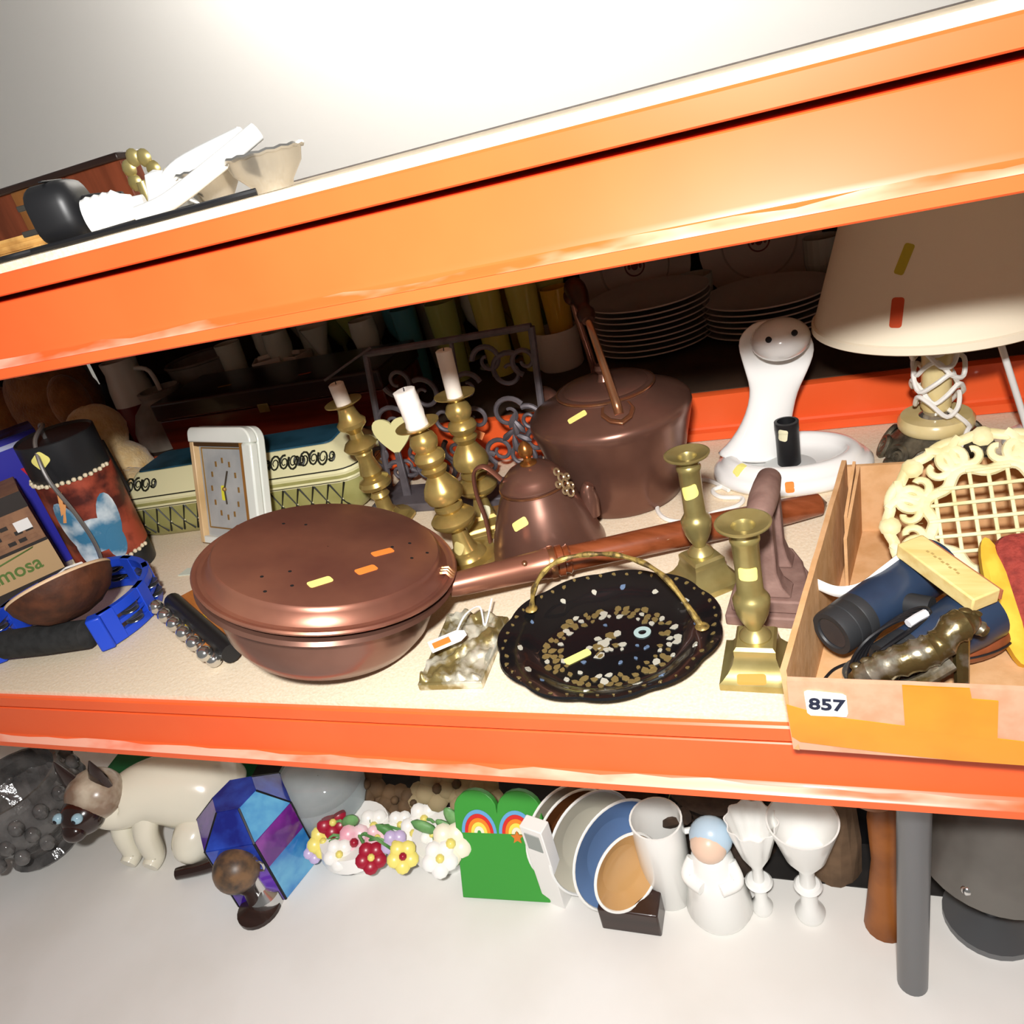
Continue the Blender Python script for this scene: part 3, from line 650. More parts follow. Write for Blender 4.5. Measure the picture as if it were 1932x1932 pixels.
# ---- rusty sad iron
RUST = mat('brown_rusty_iron', '7d5f56', .75, .2, col2='9c7d72', nscale=40, contrast=(.35, .75), bump=.4, bscale=90)
p = at_z(1452, 1160, Z0)
iron = thing('flat_iron', 'rusty brown cast flat iron standing behind the front candlestick', 'flat iron', (-.030, .150, Z0), -.12)
iron.scale = (.9, .95, .88)
def boat(w, l, z0, z1):
    pts_ = [(-w, -l * .5), (w, -l * .5), (w, -l * .1), (w * .8, l * .2), (w * .45, l * .42), (0, l * .5), (-w * .45, l * .42), (-w * .8, l * .2), (-w, -l * .1)]
    return pts_
MB().prism(boat(.037, .105, 0, 0), 0, .012).build('sole_plate', RUST, iron, bevel=.002)
MB().prism([(a * .86, b * .88) for a, b in boat(.037, .105, 0, 0)], .012, .026).build('upper_plate', RUST, iron, bevel=.002)
MB().loft([[(x * w, -.030 + y * d, z) for x, y in ((-1, -1), (1, -1), (1, 1), (-1, 1))] for w, d, z in ((.022, .012, .026), (.014, .010, .036), (.010, .008, .05), (.0095, .008, .112))]).build('post', RUST, iron, bevel=.002)
MB().loft([[(x * w, .016 + y * d, z) for x, y in ((-1, -1), (1, -1), (1, 1), (-1, 1))] for w, d, z in ((.018, .012, .026), (.013, .010, .036), (.010, .007, .05), (.0095, .007, .112))]).build('post', RUST, iron, bevel=.002)
MB().at(T(0, -.042, .114) @ rotm('X', -90)).lathe([(.0005, -.002), (.008, -.001), (.011, .003), (.0125, .02), (.013, .035), (.0125, .05), (.011, .068), (.008, .072), (.0005, .073)], 24, cap=False).build('grip', RUST, iron)

# ---- black papier-mache tray with gilt handle
LACQ = mat('black_lacquer', '131315', .22, coat=.5)
PEARLS = [mat('gilt_fleck', '9a8655', .35, .5), mat('pearl_fleck', 'cfcdbd', .25, .3), mat('blue_pearl_fleck', '6f86a6', .25, .3)]
TR = Vector((-.163, .074, Z0))
tray = thing('lacquered_tray', 'black lacquered scalloped tray with pearl inlay and arched gilt handle', 'tray', TR, math.radians(10))
A_, B_ = .0925, .083
def tray_pt(a, s, z):
    sc = 1 + .035 * abs(math.sin(a * 5.5 + .4)) * max(0, (s - .7) / .3)
    return (A_ * s * sc * math.cos(a), B_ * s * sc * math.sin(a), z)
prof = [(0.01, .003), (.60, .0035), (.68, .005), (.78, .0125), (.86, .0175), (.94, .0205), (1.0, .0225), (1.01, .0205), (.96, .0165), (.86, .012), (.76, .005), (.64, 0), (0.01, 0)]
tb_ = MB().loft([[tray_pt(2 * PI * k / 132, s, z) for k in range(132)] for s, z in prof]).build('tray_body', LACQ, tray, angle=60)
fleck = MB().prism([(.0033 * math.cos(a) * (1 + .25 * math.sin(3 * a)), 0.0026 * math.sin(a)) for a in [2 * PI * k / 7 for k in range(7)]], 0, .0005)
fm = []
for m_ in PEARLS: fo_ = fleck.build('inlay_fleck', m_, tray, smooth=False); fm.append(fo_.data); bpy.data.objects.remove(fo_)
def tz(s):
    for (s0, z0), (s1, z1) in zip(prof[:7], prof[1:7]):
        if s0 <= s <= s1: return z0 + (z1 - z0) * (s - s0) / (s1 - s0)
    return .0225
def add_fleck(a, s, k, sc=1.0):
    o = bpy.data.objects.new('inlay_fleck', fm[k]); COL.objects.link(o); o.parent = tray
    x, y, _ = tray_pt(a, s, 0); o.location = (x, y, tz(s) + .0002); 
    sl = math.atan2(tz(min(s + .03, 1)) - tz(max(s - .03, 0.02)), .06 * A_)
    o.rotation_euler = (Matrix.Rotation(a, 3, 'Z') @ Matrix.Rotation(-sl, 3, 'Y') @ Matrix.Rotation(random.uniform(0, 3), 3, 'Z')).to_euler()
    o.scale = (sc * random.uniform(.7, 1.3),) * 2 + (1,)
for ring, nn, k0 in ((.61, 44, 0), (.54, 38, 0), (.475, 32, 1)):
    for k in range(nn):
        if random.random() < .88: add_fleck(2 * PI * k / nn + random.uniform(-.03, .03), ring + random.uniform(-.015, .015), 0 if random.random() < .72 else 1, 1.05 if ring > .5 else .85)
for k in range(46): add_fleck(2 * PI * k / 46, .955 + random.uniform(-.02, .02), 0, .55)
for k in range(14): add_fleck(2 * PI * k / 14 + random.uniform(-.1, .1), .82 + random.uniform(-.03, .03), 1 if k % 3 else 2, .9)
for k in range(20): add_fleck(random.uniform(0, 6.28), random.uniform(.04, .2), random.choice((0, 1, 1)), random.uniform(.8, 1.5))
for k in range(7): add_fleck(random.uniform(0, 6.28), random.uniform(.24, .38), 2, .7)
MB().at(T(.028, .012, .0036)).lathe([(.0035, 0), (.0035, .0007), (.0075, .0007), (.0075, 0)], 20, cap=False).build('pearl_ring', mat('pale_blue_pearl', 'a9c0bf', .3), tray)
sticker(tray, [tb_], 1090, 1240, .024, .0085, .45, YEL, label='yellow price label', dz=.0009)
hl = wm(tray).inverted()
ends = [hl @ at_z(1003, 1150, Z0 + .023), hl @ at_z(1325, 1183, Z0 + .023)]
ap = [hl @ p_ for p_ in (at_y(1010, 1105, .105), at_y(1045, 1063, .115), at_y(1110, 1046, .12), at_y(1185, 1052, .115), at_y(1255, 1090, .10))]
GILT = mat('gilt_cane', 'b59a55', .4, .5, col2='5c4a2c', nscale=160, contrast=(.4, .6))
path = bez([ends[0]] + ap + [ends[1]], 60)
MB().tube(path, [.0024 + .0005 * math.sin(i * .9) for i in range(len(path))], 8).build('arched_handle', GILT, tray)
for e in ends: MB().ball(e + Vector((0, 0, .0005)), .006, 10, 6, sz=.4).build('handle_mount', GILT, tray)

# ---- embossed brass plaque clip with a paper tag
EMBO = mat('tarnished_embossed_brass', '8a7a4c', .35, .5, col2='e2dfcc', nscale=55, contrast=(.45, .65), bump=.6, bscale=70)
c4 = [at_z(x, y, Z0) for x, y in ((792, 1304), (912, 1300), (962, 1175), (850, 1168))]
pc = sum(c4, Vector()) / 4; yaw = math.atan2((c4[1] - c4[0]).y, (c4[1] - c4[0]).x)
plq = thing('letter_clip', 'embossed tarnished brass letter clip lying between the pan and the tray', 'letter clip', pc, yaw)
Lq = wm(plq).inverted(); loc4 = [Lq @ v for v in c4]
MB().loft([[(v.x * s, v.y * s, z) for v in loc4] for s, z in ((.98, 0), (1.0, .001), (1.0, .007), (.98, .008))]).build('back_plate', EMBO, plq, bevel=.001)
NX, NY = 26, 40; gv = []; gf = []
for j in range(NY + 1):
    for i in range(NX + 1):
        u, v = i / NX, j / NY
        a = loc4[0].lerp(loc4[1], u); b_ = loc4[3].lerp(loc4[2], u); c = a.lerp(b_, v) * .96
        ed = min(u, 1 - u, v, 1 - v)
        hgt = .010 + .0045 * (math.sin(9 * u + 3.1 * math.sin(7 * v)) * math.cos(8 * v + 2.3 * math.sin(6 * u))) + .0018 * math.sin(31 * u) * math.sin(37 * v)
        if ed < .02: hgt = .0075
        gv.append((c.x, c.y, hgt + (.002 if .02 <= ed < .07 else 0)))
for j in range(NY):
    for i in range(NX): gf.append((j * (NX + 1) + i, j * (NX + 1) + i + 1, (j + 1) * (NX + 1) + i + 1, (j + 1) * (NX + 1) + i))
MB().add(gv, gf).build('relief', EMBO, plq, angle=80)
tg = at_z(845, 1208, Z0 + .026)
t = thing('paper_tag', 'white paper tag with orange stripe tied to the letter clip', 'tag', tg, math.radians(38))
MB().prism([(-.017, -.009), (.010, -.009), (.017, -.004), (.017, .004), (.010, .009), (-.017, .009)], 0, .0005).build('card', WHT, t, smooth=False)
MB().prism([(-.014, -.005), (.002, -.005), (.002, .004), (-.014, .004)], .0005, .0008).build('orange_stripe', ORG, t, smooth=False)
Li = wm(t).inverted()
MB().tube(bez([Li @ p_ for p_ in (at_z(858, 1200, Z0 + .027), at_z(878, 1160, Z0 + .030), at_z(905, 1145, Z0 + .022), at_z(915, 1180, Z0 + .014), at_z(928, 1130, Z0 + .02))], 30), .0009, 6).build('string', WHT, t)
# ================================================================== back row of the middle shelf
# ---- white cobra lamp
cob = thing('cobra_lamp', 'white ceramic cobra lamp with coiled body and raised hood', 'lamp', (-.012, .378, Z0))
def ring_pts(rx, ry, z, seg=56, dx=0., dy=0.): return [(dx + rx * math.cos(2 * PI * k / seg), dy + ry * math.sin(2 * PI * k / seg), z) for k in range(seg)]
MB().loft([ring_pts(.072, .052, 0), ring_pts(.080, .060, .001), ring_pts(.084, .064, .006), ring_pts(.083, .063, .012), ring_pts(.078, .058, .017), ring_pts(.075, .055, .0178), ring_pts(.073, .053, .022), ring_pts(.068, .048, .027), ring_pts(.062, .043, .028), ring_pts(.057, .039, .026), ring_pts(.054, .036, .018), ring_pts(.040, .028, .013), ring_pts(.002, .002, .012)]).build('coiled_body', WHITECER, cob, angle=70)
spine = [(1412, 905, .385, .036, .020), (1418, 868, .39, .034, .020), (1432, 832, .395, .030, .018), (1446, 800, .40, .0265, .015), (1455, 765, .405, .0245, .013), (1460, 735, .41, .0255, .012), (1462, 705, .413, .0305, .011), (1464, 675, .415, .0365, .010), (1464, 650, .416, .0405, .009), (1465, 628, .416, .0370, .008), (1466, 612, .416, .0260, .006), (1467, 604, .416, .012, .004)]
rings = []
for px, py, Y, w, d in spine:
    c = at_y(px, py, Y) - Vector(cob.location)
    if c.z < .02: c.z = .02
    ax = Vector((RW[0][0], RW[1][0] * .4, RW[2][0])).normalized()
    rings.append([c + ax * w * math.cos(2 * PI * k / 24) + Vector((0, 1, 0)) * (d * math.sin(2 * PI * k / 24) + (-.010 * abs(math.cos(2 * PI * k / 24)) ** 2 if w > .03 and py < 720 else 0)) for k in range(24)])
MB().loft(rings).build('hooded_neck', WHITECER, cob, angle=80, sub=1)
hc = at_y(1472, 640, .393) - Vector(cob.location)
hd_ = MB(); hd_.ball(hc, .025, 24, 16, sx=1.2, sy=1.25, sz=.85)
head = hd_.build('head', WHITECER, cob)
for px, py in ((1450, 641), (1499, 628)):
    e = at_y(px, py, .366) - Vector(cob.location); MB().ball(e, .0032, 10, 8).build('eye', INK, head)
bc = at_z(1490, 882, Z0 + .0135) - Vector(cob.location)
MB().at(Matrix.Translation(bc)).lathe([(.0005, 0), (.028, 0), (.027, .003), (.016, .006), (.0005, .006)], 32, cap=False).build('gallery_plate', mat('grey_plate', 'cfd2d0', .4), cob)
hold = MB().at(Matrix.Translation(bc + Vector((0, 0, .005)))).lathe([(.0115, 0), (.012, .001), (.012, .040), (.0125, .041), (.0125, .050), (.0095, .0505), (.009, .04), (.0005, .04)], 28).build('lamp_socket', BLACK, cob)
sticker(cob, [hold], 1477, 822, .010, .013, -.2, mat('cream_label', 'e9e4c0', .7)); sticker(cob, kids(cob), 1395, 884, .017, .010, .9, YEL, label='yellow price label'); sticker(cob, kids(cob), 1490, 920, .009, .013, .1, ORG, label='orange price label')
pts = [(at_z(x, y, Z0 + .0026)) for x, y in ((1375, 925), (1330, 905), (1285, 918), (1250, 935), (1240, 960), (1258, 980), (1300, 984), (1345, 968), (1390, 955), (1400, 940), (1360, 938), (1345, 925), (1375, 915))]
tag(MB().tube(bez(pts, 80), .0025, 8).build('lamp_cable', WCORD), 'white lamp flex looped on the shelf left of the cobra', 'cable')

# ---- onyx table lamp with shade
LC = Vector((.132, .398, Z0))
lamp = thing('table_lamp', 'onyx stem table lamp with beige shade and white flex wound round it', 'lamp', LC)
FIL = mat('antique_bronze_filigree', '4c463a', .45, .5, col2='837a66', nscale=70, contrast=(.4, .7), bump=.5, bscale=80)
MB().lathe([(.0005, .004), (.05, .004), (.052, .010), (.046, .016), (.036, .024), (.030, .030), (.0005, .030)], 40, cap=False).build('base_core', FIL, lamp)
for k in range(10):
    a = 2 * PI * k / 10; c = Vector((.049 * math.cos(a), .049 * math.sin(a), .012))
    b = MB(); tn = Vector((-math.sin(a), math.cos(a), 0)); up = Vector((math.cos(a) * -.45, math.sin(a) * -.45, .9))
    b.tube([c + tn * .0105 * math.cos(2 * PI * j / 16) + up * .0105 * math.sin(2 * PI * j / 16) for j in range(16)], .0030, 6, closed=True)
    b.tube([c + tn * .005 * math.cos(2 * PI * j / 12) + up * .005 * math.sin(2 * PI * j / 12) for j in range(12)], .0022, 6, closed=True)
    b.build('scroll_rosette', FIL, lamp)
for k in range(4):
    a = 2 * PI * k / 4 + .5; MB().ball((.052 * math.cos(a), .052 * math.sin(a), .005), .0075, 10, 8, sz=.66).build('foot', FIL, lamp)
ONYX = mat('honey_onyx', 'e3d09a', .25, col2='cdb473', nscale=16, coat=.4)
MB().lathe([(.0005, .030), (.034, .030), (.036, .033), (.036, .040), (.033, .044), (.0005, .044)], 40, cap=False).build('onyx_disc', ONYX, lamp)
MB().lathe([(.016, .044), (.012, .047), (.012, .050), (.0005, .050)], 24, cap=False).build('brass_ring', SILVER, lamp)
MB().lathe([(.0005, .050), (.0125, .050), (.0145, .054), (.0140, .10), (.0150, .125), (.0150, .138), (.0005, .138)], 14, cap=False).build('onyx_stem', ONYX, lamp)
MB().lathe([(.008, .138), (.008, .16), (.012, .162), (.012, .20), (.0005, .20)], 20, cap=False).build('bulb_holder', BRASS_D, lamp)
SHADE = mat('beige_shade_fabric', 'e8dcc4', .85, bump=.05, bscale=300)
shd = MB().lathe([(.112, .151), (.1135, .153), (.0715, .300), (.070, .300), (.1115, .154)], 72, cap=False).build('lamp_shade', SHADE, lamp)
MB().lathe([(.1128, .149), (.1152, .1505), (.1148, .157), (.1122, .158)], 72, cap=False).build('shade_trim', SHADE, shd)
for k in range(3):
    a = 2 * PI * k / 3; MB().tube([(.011 * math.cos(a), .011 * math.sin(a), .188), (.102 * math.cos(a), .102 * math.sin(a), .185)], .0014, 6).build('shade_spoke', BRASS_D, shd)
sticker(shd, [shd], 1706, 489, .0085, .026, -.25, mat('dark_yellow_label', 'b5a428', .7), label='yellow price label'); sticker(shd, [shd], 1692, 590, .0105, .026, 0, mat('burnt_orange_label', 'c8491c', .7), label='orange price label')  # darker yellow and deeper orange than the other price labels
wp = []
for i in range(64):
    a = i * .62 + .4; zz = .132 - .078 * (i / 63) + .010 * math.sin(i * 1.7); rr_ = .0185 + .006 * (.5 + .5 * math.sin(i * .9))
    wp.append((rr_ * math.cos(a), rr_ * math.sin(a) - .002, zz))
wp += [(.022, -.03, .045), (.020, -.045, .042), (.012, -.058, .030), (.004, -.075, .012), (-.002, -.09, .0035), (-.01, -.12, .003)]
MB().tube(bez(wp, 300), .0024, 7).build('wound_flex', WCORD, lamp)
# ---- white stand at the far right with leaning rod
q = at_z(1925, 822, Z0 + .01)
t = thing('white_stand', 'round white plastic stand with thin leaning rod at the right edge', 'stand', (q.x + .012, q.y, Z0))
MB().lathe([(.0005, 0), (.026, 0), (.028, .003), (.027, .010), (.020, .015), (.006, .018), (.0005, .018)], 32, cap=False).build('base', WHITECER, t)
r0 = Vector((-.006, 0, .016)); r1 = at_y(1890, 655, q.y - .015) - Vector(t.location)
MB().tube([r0, r0.lerp(r1, .5), r1, r1 + (r1 - r0) * .15], .0032, 10).build('rod', WHITECER, t)

# ---- wrought iron scroll stand
st = thing('iron_scroll_stand', 'dark wrought iron book stand with scrolls behind the brass candlesticks', 'stand', (-.41, .40, Z0))
SL = Vector(st.location)
def ip(px, py, Y=.405): return at_y(px, py, Y) - SL
def scroll(c, r, a0, turns, s=1, n=26): 
    return [c + Vector((math.cos(a0 + s * turns * 2 * PI * i / n), 0, math.sin(a0 + s * turns * 2 * PI * i / n))) * (r * (1 - .75 * i / n)) for i in range(n + 1)]
for nm, a, b, w in (('top_rail', (690, 668), (1002, 616), .0045), ('left_post', (690, 668), (742, 940), .0045), ('right_post', (1002, 616), (1040, 908), .0045), ('middle_post', (850, 640), (900, 925), .003)):
    e_ = ip(*b); e_.z = max(e_.z, .006); MB().tube([ip(*a), (ip(*a) + e_) / 2, e_], w, 8).build(nm, IRONB, st)
f0, f1 = ip(745, 948), ip(1012, 930)
for f_ in (f0, f1): pass
MB().box(((f0.x + f1.x) / 2, -.026, .006), (f1.x - f0.x, .06, .012)).build('ledge', IRONB, st, bevel=.002)
for fx in (f0.x + .01, f1.x - .01): MB().box((fx, .02, .004), (.012, .10, .008)).build('foot', IRONB, st, bevel=.001)
sc = [((740, 800), .026, .3, 1.3, 1), ((800, 745), .022, 2., 1.2, -1), ((790, 860), .024, 4., 1.3, 1), ((840, 790), .022, 1., 1.2, -1), ((835, 880), .020, 5., 1.4, 1), ((760, 910), .016, 2.5, 1.2, -1), ((960, 780), .022, .5, 1.2, 1), ((1000, 790), .018, 2., 1.2, -1), ((945, 850), .020, 4.2, 1.3, -1), ((985, 860), .020, 5., 1.3, 1), ((960, 700), .024, 1., 1.2, 1), ((920, 680), .020, 3., 1.2, -1), ((750, 720), .022, 3.4, 1.2, 1), ((990, 680), .018, 4.4, 1.2, -1), ((880, 730), .020, .2, 1.2, 1), ((770, 880), .018, 1.0, 1.3, -1), ((815, 915), .016, 3., 1.3, 1), ((860, 850), .018, 2.2, 1.3, 1), ((720, 860), .018, 5.2, 1.2, -1), ((930, 900), .016, .8, 1.3, 1), ((900, 790), .018, 3.6, 1.2, -1), ((1015, 830), .016, 1.4, 1.2, 1), ((780, 800), .020, 5.5, 1.2, 1)]
for (px, py), r, a0, tn_, s in sc:
    if ip(px, py).z - r < .013: px, py = px - 6, py - (0.013 - (ip(px, py).z - r)) * 1500
    MB().tube(scroll(ip(px, py), r, a0, tn_, s), [.0036 - .00006 * i for i in range(27)], 7).build('scroll', IRONB, st)
for (px, py), an in (((965, 800), 60), ((975, 815), 90), ((985, 810), 120), ((955, 825), 35), ((995, 828), 150), ((975, 845), 90)):
    c = ip(px, py, .402); d = Vector((math.cos(math.radians(an)), 0, math.sin(math.radians(an)))); MB().tube([c - d * .006, c, c + d * .010, c + d * .019], [.001, .0048, .0036, .0008], 6).build('leaf', IRONB, st)
w0, w1 = ip(612, 718, .37), ip(700, 655, .40)
MB().tube([w0, w1], .0017, 6).build('page_holder_rod', IRONB, st)
oc = ip(898, 818, .375)
tg_ = MB().box((0, 0, 0), (.020, .0008, .010)); o = tg_.build('price_sticker', mat('peach_label', 'f0925a', .7), st, smooth=False); o.location = oc; o.rotation_euler = (0, math.radians(35), .2); o['label'] = 'orange price label'
# cream heart-shaped trivet between the sticks
CREAM = mat('cream_enamel', 'e4dca0', .4)
q = at_y(728, 830, .365)
t = thing('heart_trivet', 'cream enamel heart-shaped trivet leaning behind the first two candlesticks', 'trivet', (q.x, .372, Z0), rot=(math.radians(80), 0, 0))
hz = q.z - Z0
MB().prism([(.030 * math.sin(a) ** 3 * .95, hz + 1.5 * (.016 * math.cos(a) - .006 * math.cos(2 * a) - .0025 * math.cos(3 * a))) for a in [2 * PI * k / 40 for k in range(40)]], 0, .004).build('heart_plate', CREAM, t, bevel=.0008)
MB().prism([(-.006, .002), (.006, .002), (.004, hz - .024), (-.004, hz - .024)], 0, .004).build('stem', IRONB, t, bevel=.0006)
MB().box((0, .002, .002), (.03, .004, .02)).build('foot', IRONB, t, bevel=.0006)

# ---- onyx mantel clock
cl_ = at_z(389, 1037, Z0)
ck = thing('onyx_clock', 'white onyx mantel clock with square grey face and gilt corners', 'clock', (-.712, .280, Z0 + .0044), rot=(math.radians(-20), 0, math.radians(-14)))
WON = mat('white_onyx', 'eef0e8', .22, col2='dfe4da', nscale=9, coat=.4)
CW, CH, CD = .130, .158, .034
outer = [(-CW / 2, 0), (CW / 2, 0)] + [(CW / 2 - .018 + .018 * math.cos(a), CH - .018 + .018 * math.sin(a)) for a in [PI / 2 * k / 6 for k in range(7)]] + [(-CW / 2 + .010 + .010 * math.cos(a), CH - .010 + .010 * math.sin(a)) for a in [PI / 2 + PI / 2 * k / 6 for k in range(7)]]
def slab(name, poly, y0, y1, m, par, bev=.0): 
    n_ = len(poly); b = MB(); b.loft([[(x, y, z) for x, z in poly] for y in (y0, y1)]); return b.build(name, m, par, bevel=bev)
slab('onyx_back', outer, 0, .012, WON, ck, .002)
T_, Lf, Rt = .020, .008, .019
slab('top_bar', [(-CW / 2, CH - T_), (CW / 2, CH - T_)] + outer[2:], -.012, 0, WON, ck, .0025)
slab('right_bar', [(CW / 2 - Rt, 0), (CW / 2, 0), (CW / 2, CH - T_), (CW / 2 - Rt, CH - T_)], -.012, 0, WON, ck, .0025)
slab('left_bar', [(-CW / 2, 0), (-CW / 2 + Lf, 0), (-CW / 2 + Lf, CH - T_), (-CW / 2, CH - T_)], -.010, 0, mat('tan_onyx_edge', 'd9b98c', .35, col2='c9a673', nscale=20), ck, .001)
slab('bottom_bar', [(-CW / 2 + Lf, 0), (CW / 2 - Rt, 0), (CW / 2 - Rt, .010), (-CW / 2 + Lf, .010)], -.010, 0, WON, ck, .001)
face = slab('clock_face', [(-CW / 2 + Lf + .004, .010), (CW / 2 - Rt - .006, .010), (CW / 2 - Rt - .006, CH - T_ - .004), (-CW / 2 + Lf + .004, CH - T_ - .004)], -.004, 0, mat('grey_marble_dial', 'b4b5b2', .3, col2='9da0a0', nscale=20), ck)
GOLD = mat('gilt_line', 'a8834a', .35, .5)
slab('gilt_strip', [(CW / 2 - Rt - .006, 0), (CW / 2 - Rt, 0), (CW / 2 - Rt, CH - T_), (CW / 2 - Rt - .006, CH - T_)], -.010, 0, mat('brown_gilt', 'b07a3a', .35, .4), ck)
slab('top_gilt_strip', [(-CW / 2 + Lf, CH - T_ - .005), (CW / 2 - Rt, CH - T_ - .005), (CW / 2 - Rt, CH - T_), (-CW / 2 + Lf, CH - T_)], -.009, 0, mat('dark_gilt', '5c4326', .4, .4), ck)
fx, fz = (-CW / 2 + Lf + CW / 2 - Rt) / 2, .076
fr = MB(); hw, hh_ = .042, .054
for a, b in (((fx - hw, fz - hh_), (fx + hw, fz - hh_)), ((fx + hw, fz - hh_), (fx + hw, fz + hh_)), ((fx + hw, fz + hh_), (fx - hw, fz + hh_)), ((fx - hw, fz + hh_), (fx - hw, fz - hh_))):
    fr.tube([(a[0], -.0045, a[1]), (b[0], -.0045, b[1])], .0010, 6)
fr.build('gilt_border', GOLD, face)
for k in range(12):
    a = 2 * PI * k / 12; MB().box((fx + .028 * math.sin(a), -.0047, fz + .038 * math.cos(a)), (.003, .0008, .007), M=None).build('hour_mark', GOLD, face)
for an, ln in ((22, .026), (175, .020)):
    a = math.radians(an); MB().tube([(fx, -.006, fz), (fx + ln * math.sin(a), -.006, fz + ln * math.cos(a))], .0011, 6).build('hand', mat('dark_hand', '3c3428', .5), face)
MB().ball((fx, -.006, fz), .003, 10, 6).build('hand_boss', GOLD, face)
sticker(ck, [face], 422, 930, .008, .020, -.12, mat('bright_yellow_label', 'e6e03a', .7), label='yellow price label')

# ---- patterned tin
tin = thing('patterned_tin', 'green and cream lidded tin with black lattice sides behind the clock', 'tin', (-.742, .394, Z0), math.radians(6))
TW, TD = .385, .125
OLIVE = mat('olive_tin', 'a8a468', .35, col2='989458', nscale=30); CRT = mat('cream_tin', 'e6e0b2', .35); BLUEPIC = mat('blue_picture_print', '2b5468', .3, col2='123038', nscale=14); 
def rr3(w, d, r, z): return [(x, y, z) for x, y in rrect(w, d, r, 4)]
bodyt = MB().loft([rr3(TW * .90, TD * .8, .02, 0), rr3(TW * .95, TD * .9, .022, .006), rr3(TW, TD, .025, .022), rr3(TW, TD, .025, .052)]).build('tin_body', OLIVE, tin, angle=50)
lidt = MB().loft([rr3(TW * 1.008, TD * 1.02, .026, .050), rr3(TW * 1.015, TD * 1.04, .027, .054), rr3(TW * 1.008, TD * 1.02, .026, .058), rr3(TW * 1.008, TD * 1.02, .026, .060), rr3(TW * 1.012, TD * 1.035, .027, .064), rr3(TW * 1.0, TD * 1.0, .025, .068), rr3(TW * .985, TD * .95, .024, .070), rr3(TW * .83, TD * .60, .01, .096), rr3(TW * .82, TD * .58, .01, .0965)]).build('lid', CRT, tin, angle=30)
MB().loft([rr3(TW * 1.016, TD * 1.045, .027, .0565), rr3(TW * 1.016, TD * 1.045, .027, .0605)]).build('olive_band', OLIVE, lidt)
MB().loft([rr3(TW * .82, TD * .56, .01, .0962), rr3(TW * .81, TD * .55, .01, .0985)]).build('picture_panel', BLUEPIC, lidt)
LINE = mat('black_line_print', '1b1c12', .5)
nd = 15
for k in range(nd):
    xa_ = -TW / 2 + .02 + (TW - .04) * k / nd; dx = (TW - .04) / nd; y_ = -TD / 2 - .0002
    MB().tube([(xa_, y_, .0505), (xa_ + dx / 2, y_, .026), (xa_ + dx, y_, .0505)], .0016, 5).build('lattice_line', LINE, tin)
    MB().tube([(xa_ + dx / 2, y_, .026), (xa_ + dx / 2 - dx / 2.4, y_ + .0038, .010)], .0014, 5).build('lattice_line', LINE, tin)
    MB().tube([(xa_ + dx / 2, y_, .026), (xa_ + dx / 2 + dx / 2.4, y_ + .0038, .010)], .0014, 5).build('lattice_line', LINE, tin)
    MB().ball((xa_ + dx / 2, y_, .026), .0022, 8, 6, sy=.4).build('lattice_knot', mat('cream_dot', 'cfc9a2', .5), tin)
for z_ in (.0525, .0690): MB().tube([(x, y, z_) for x, y in rrect(TW * 1.01, TD * 1.025, .027, 4)], .0009, 5, closed=True).build('black_line', LINE, lidt)
nrm = Vector((0, -.70, .52)).normalized()
def slope_pt(x, t_): return Vector((x, -TD * (.475 - .175 * t_) - .0006, .070 + .026 * t_ + .0008))
for x0 in (-.165, .075, .12):
    b = MB()
    for c_, s_ in ((0, .008), (.014, .007), (.028, .008), (.041, .005), (-.012, .005)):
        b.tube([slope_pt(x0 + c_ + s_ * (1 - j / 30) * math.cos(j * .55 + c_ * 90), .5 + .36 * (s_ / .008) * math.sin(j * .55 + c_ * 90) * (1 - j / 26)) for j in range(20)], [.0016 - .00005 * j for j in range(20)], 5)
    b.build('scroll_print', LINE, lidt)
sticker(tin, [lidt], 468, 897, .012, .012, .3, mat('bright_yellow_label', 'e6e03a', .7), label='yellow price label')

# ---- plush toys at the back left
def fur(name, col, col2, b): 
    return mat(name, col, .95, col2=col2, nscale=38, contrast=(.35, .7), bump=1.0, bscale=220, sheen=.4, spec=.1)
CF = fur('cream_fur', 'e6cfa2', 'c9a265', 0); BF = fur('brown_fur', '9c6838', '7a4c24', 0)
pl1 = at_z(265, 905, Z0 + .05)
t = thing('cream_plush_toy', 'cream curly plush toy slumped behind the painted drum', 'plush toy', (-1.035, .425, Z0))
MB().ball((0, 0, .0645), .068, 32, 20, sx=1.1, sy=.8, sz=.9, noise=.025).build('body', CF, t)
MB().ball((.060, -.03, .044), .042, 24, 16, sx=.9, sz=.95, noise=.03).build('haunch', CF, t)
MB().ball((.055, -.062, .0255), .024, 20, 12, sx=1.5, noise=.03).build('paw', CF, t); MB().ball((-.04, -.055, .0255), .024, 20, 12, sx=1.3, noise=.03).build('paw', CF, t)
MB().ball((.0, .005, .135), .046, 26, 16, noise=.03).build('head', CF, t)
t = thing('brown_teddy', 'big brown teddy bear sitting in shadow behind the drum', 'teddy bear', (-1.30, .60, ZR))
MB().ball((0, 0, .099), .095, 30, 20, sx=1., sy=.7, noise=.02).build('body', BF, t); MB().ball((.02, -.01, .20), .058, 26, 16, noise=.02).build('head', BF, t)
for s in (-1, 1): MB().ball((.02 + s * .045, 0, .245), .02, 16, 10, sy=.5).build('ear', BF, t); MB().ball((s * .085, -.04, .10), .034, 18, 12, sz=1.6).build('arm', BF, t)
MB().ball((.02, -.060, .19), .022, 16, 10).build('muzzle', BF, t); MB().ball((.02, -.083, .196), .007, 10, 8).build('nose', INK, t)
t = thing('brown_plush_monkey', 'dark brown plush toy at the far left in the shadow', 'plush toy', (-1.56, .58, ZR))
MB().ball((0, 0, .078), .075, 28, 18, sy=.8, noise=.02).build('body', BF, t); MB().ball((.02, -.02, .16), .05, 24, 16, noise=.02).build('head', BF, t)
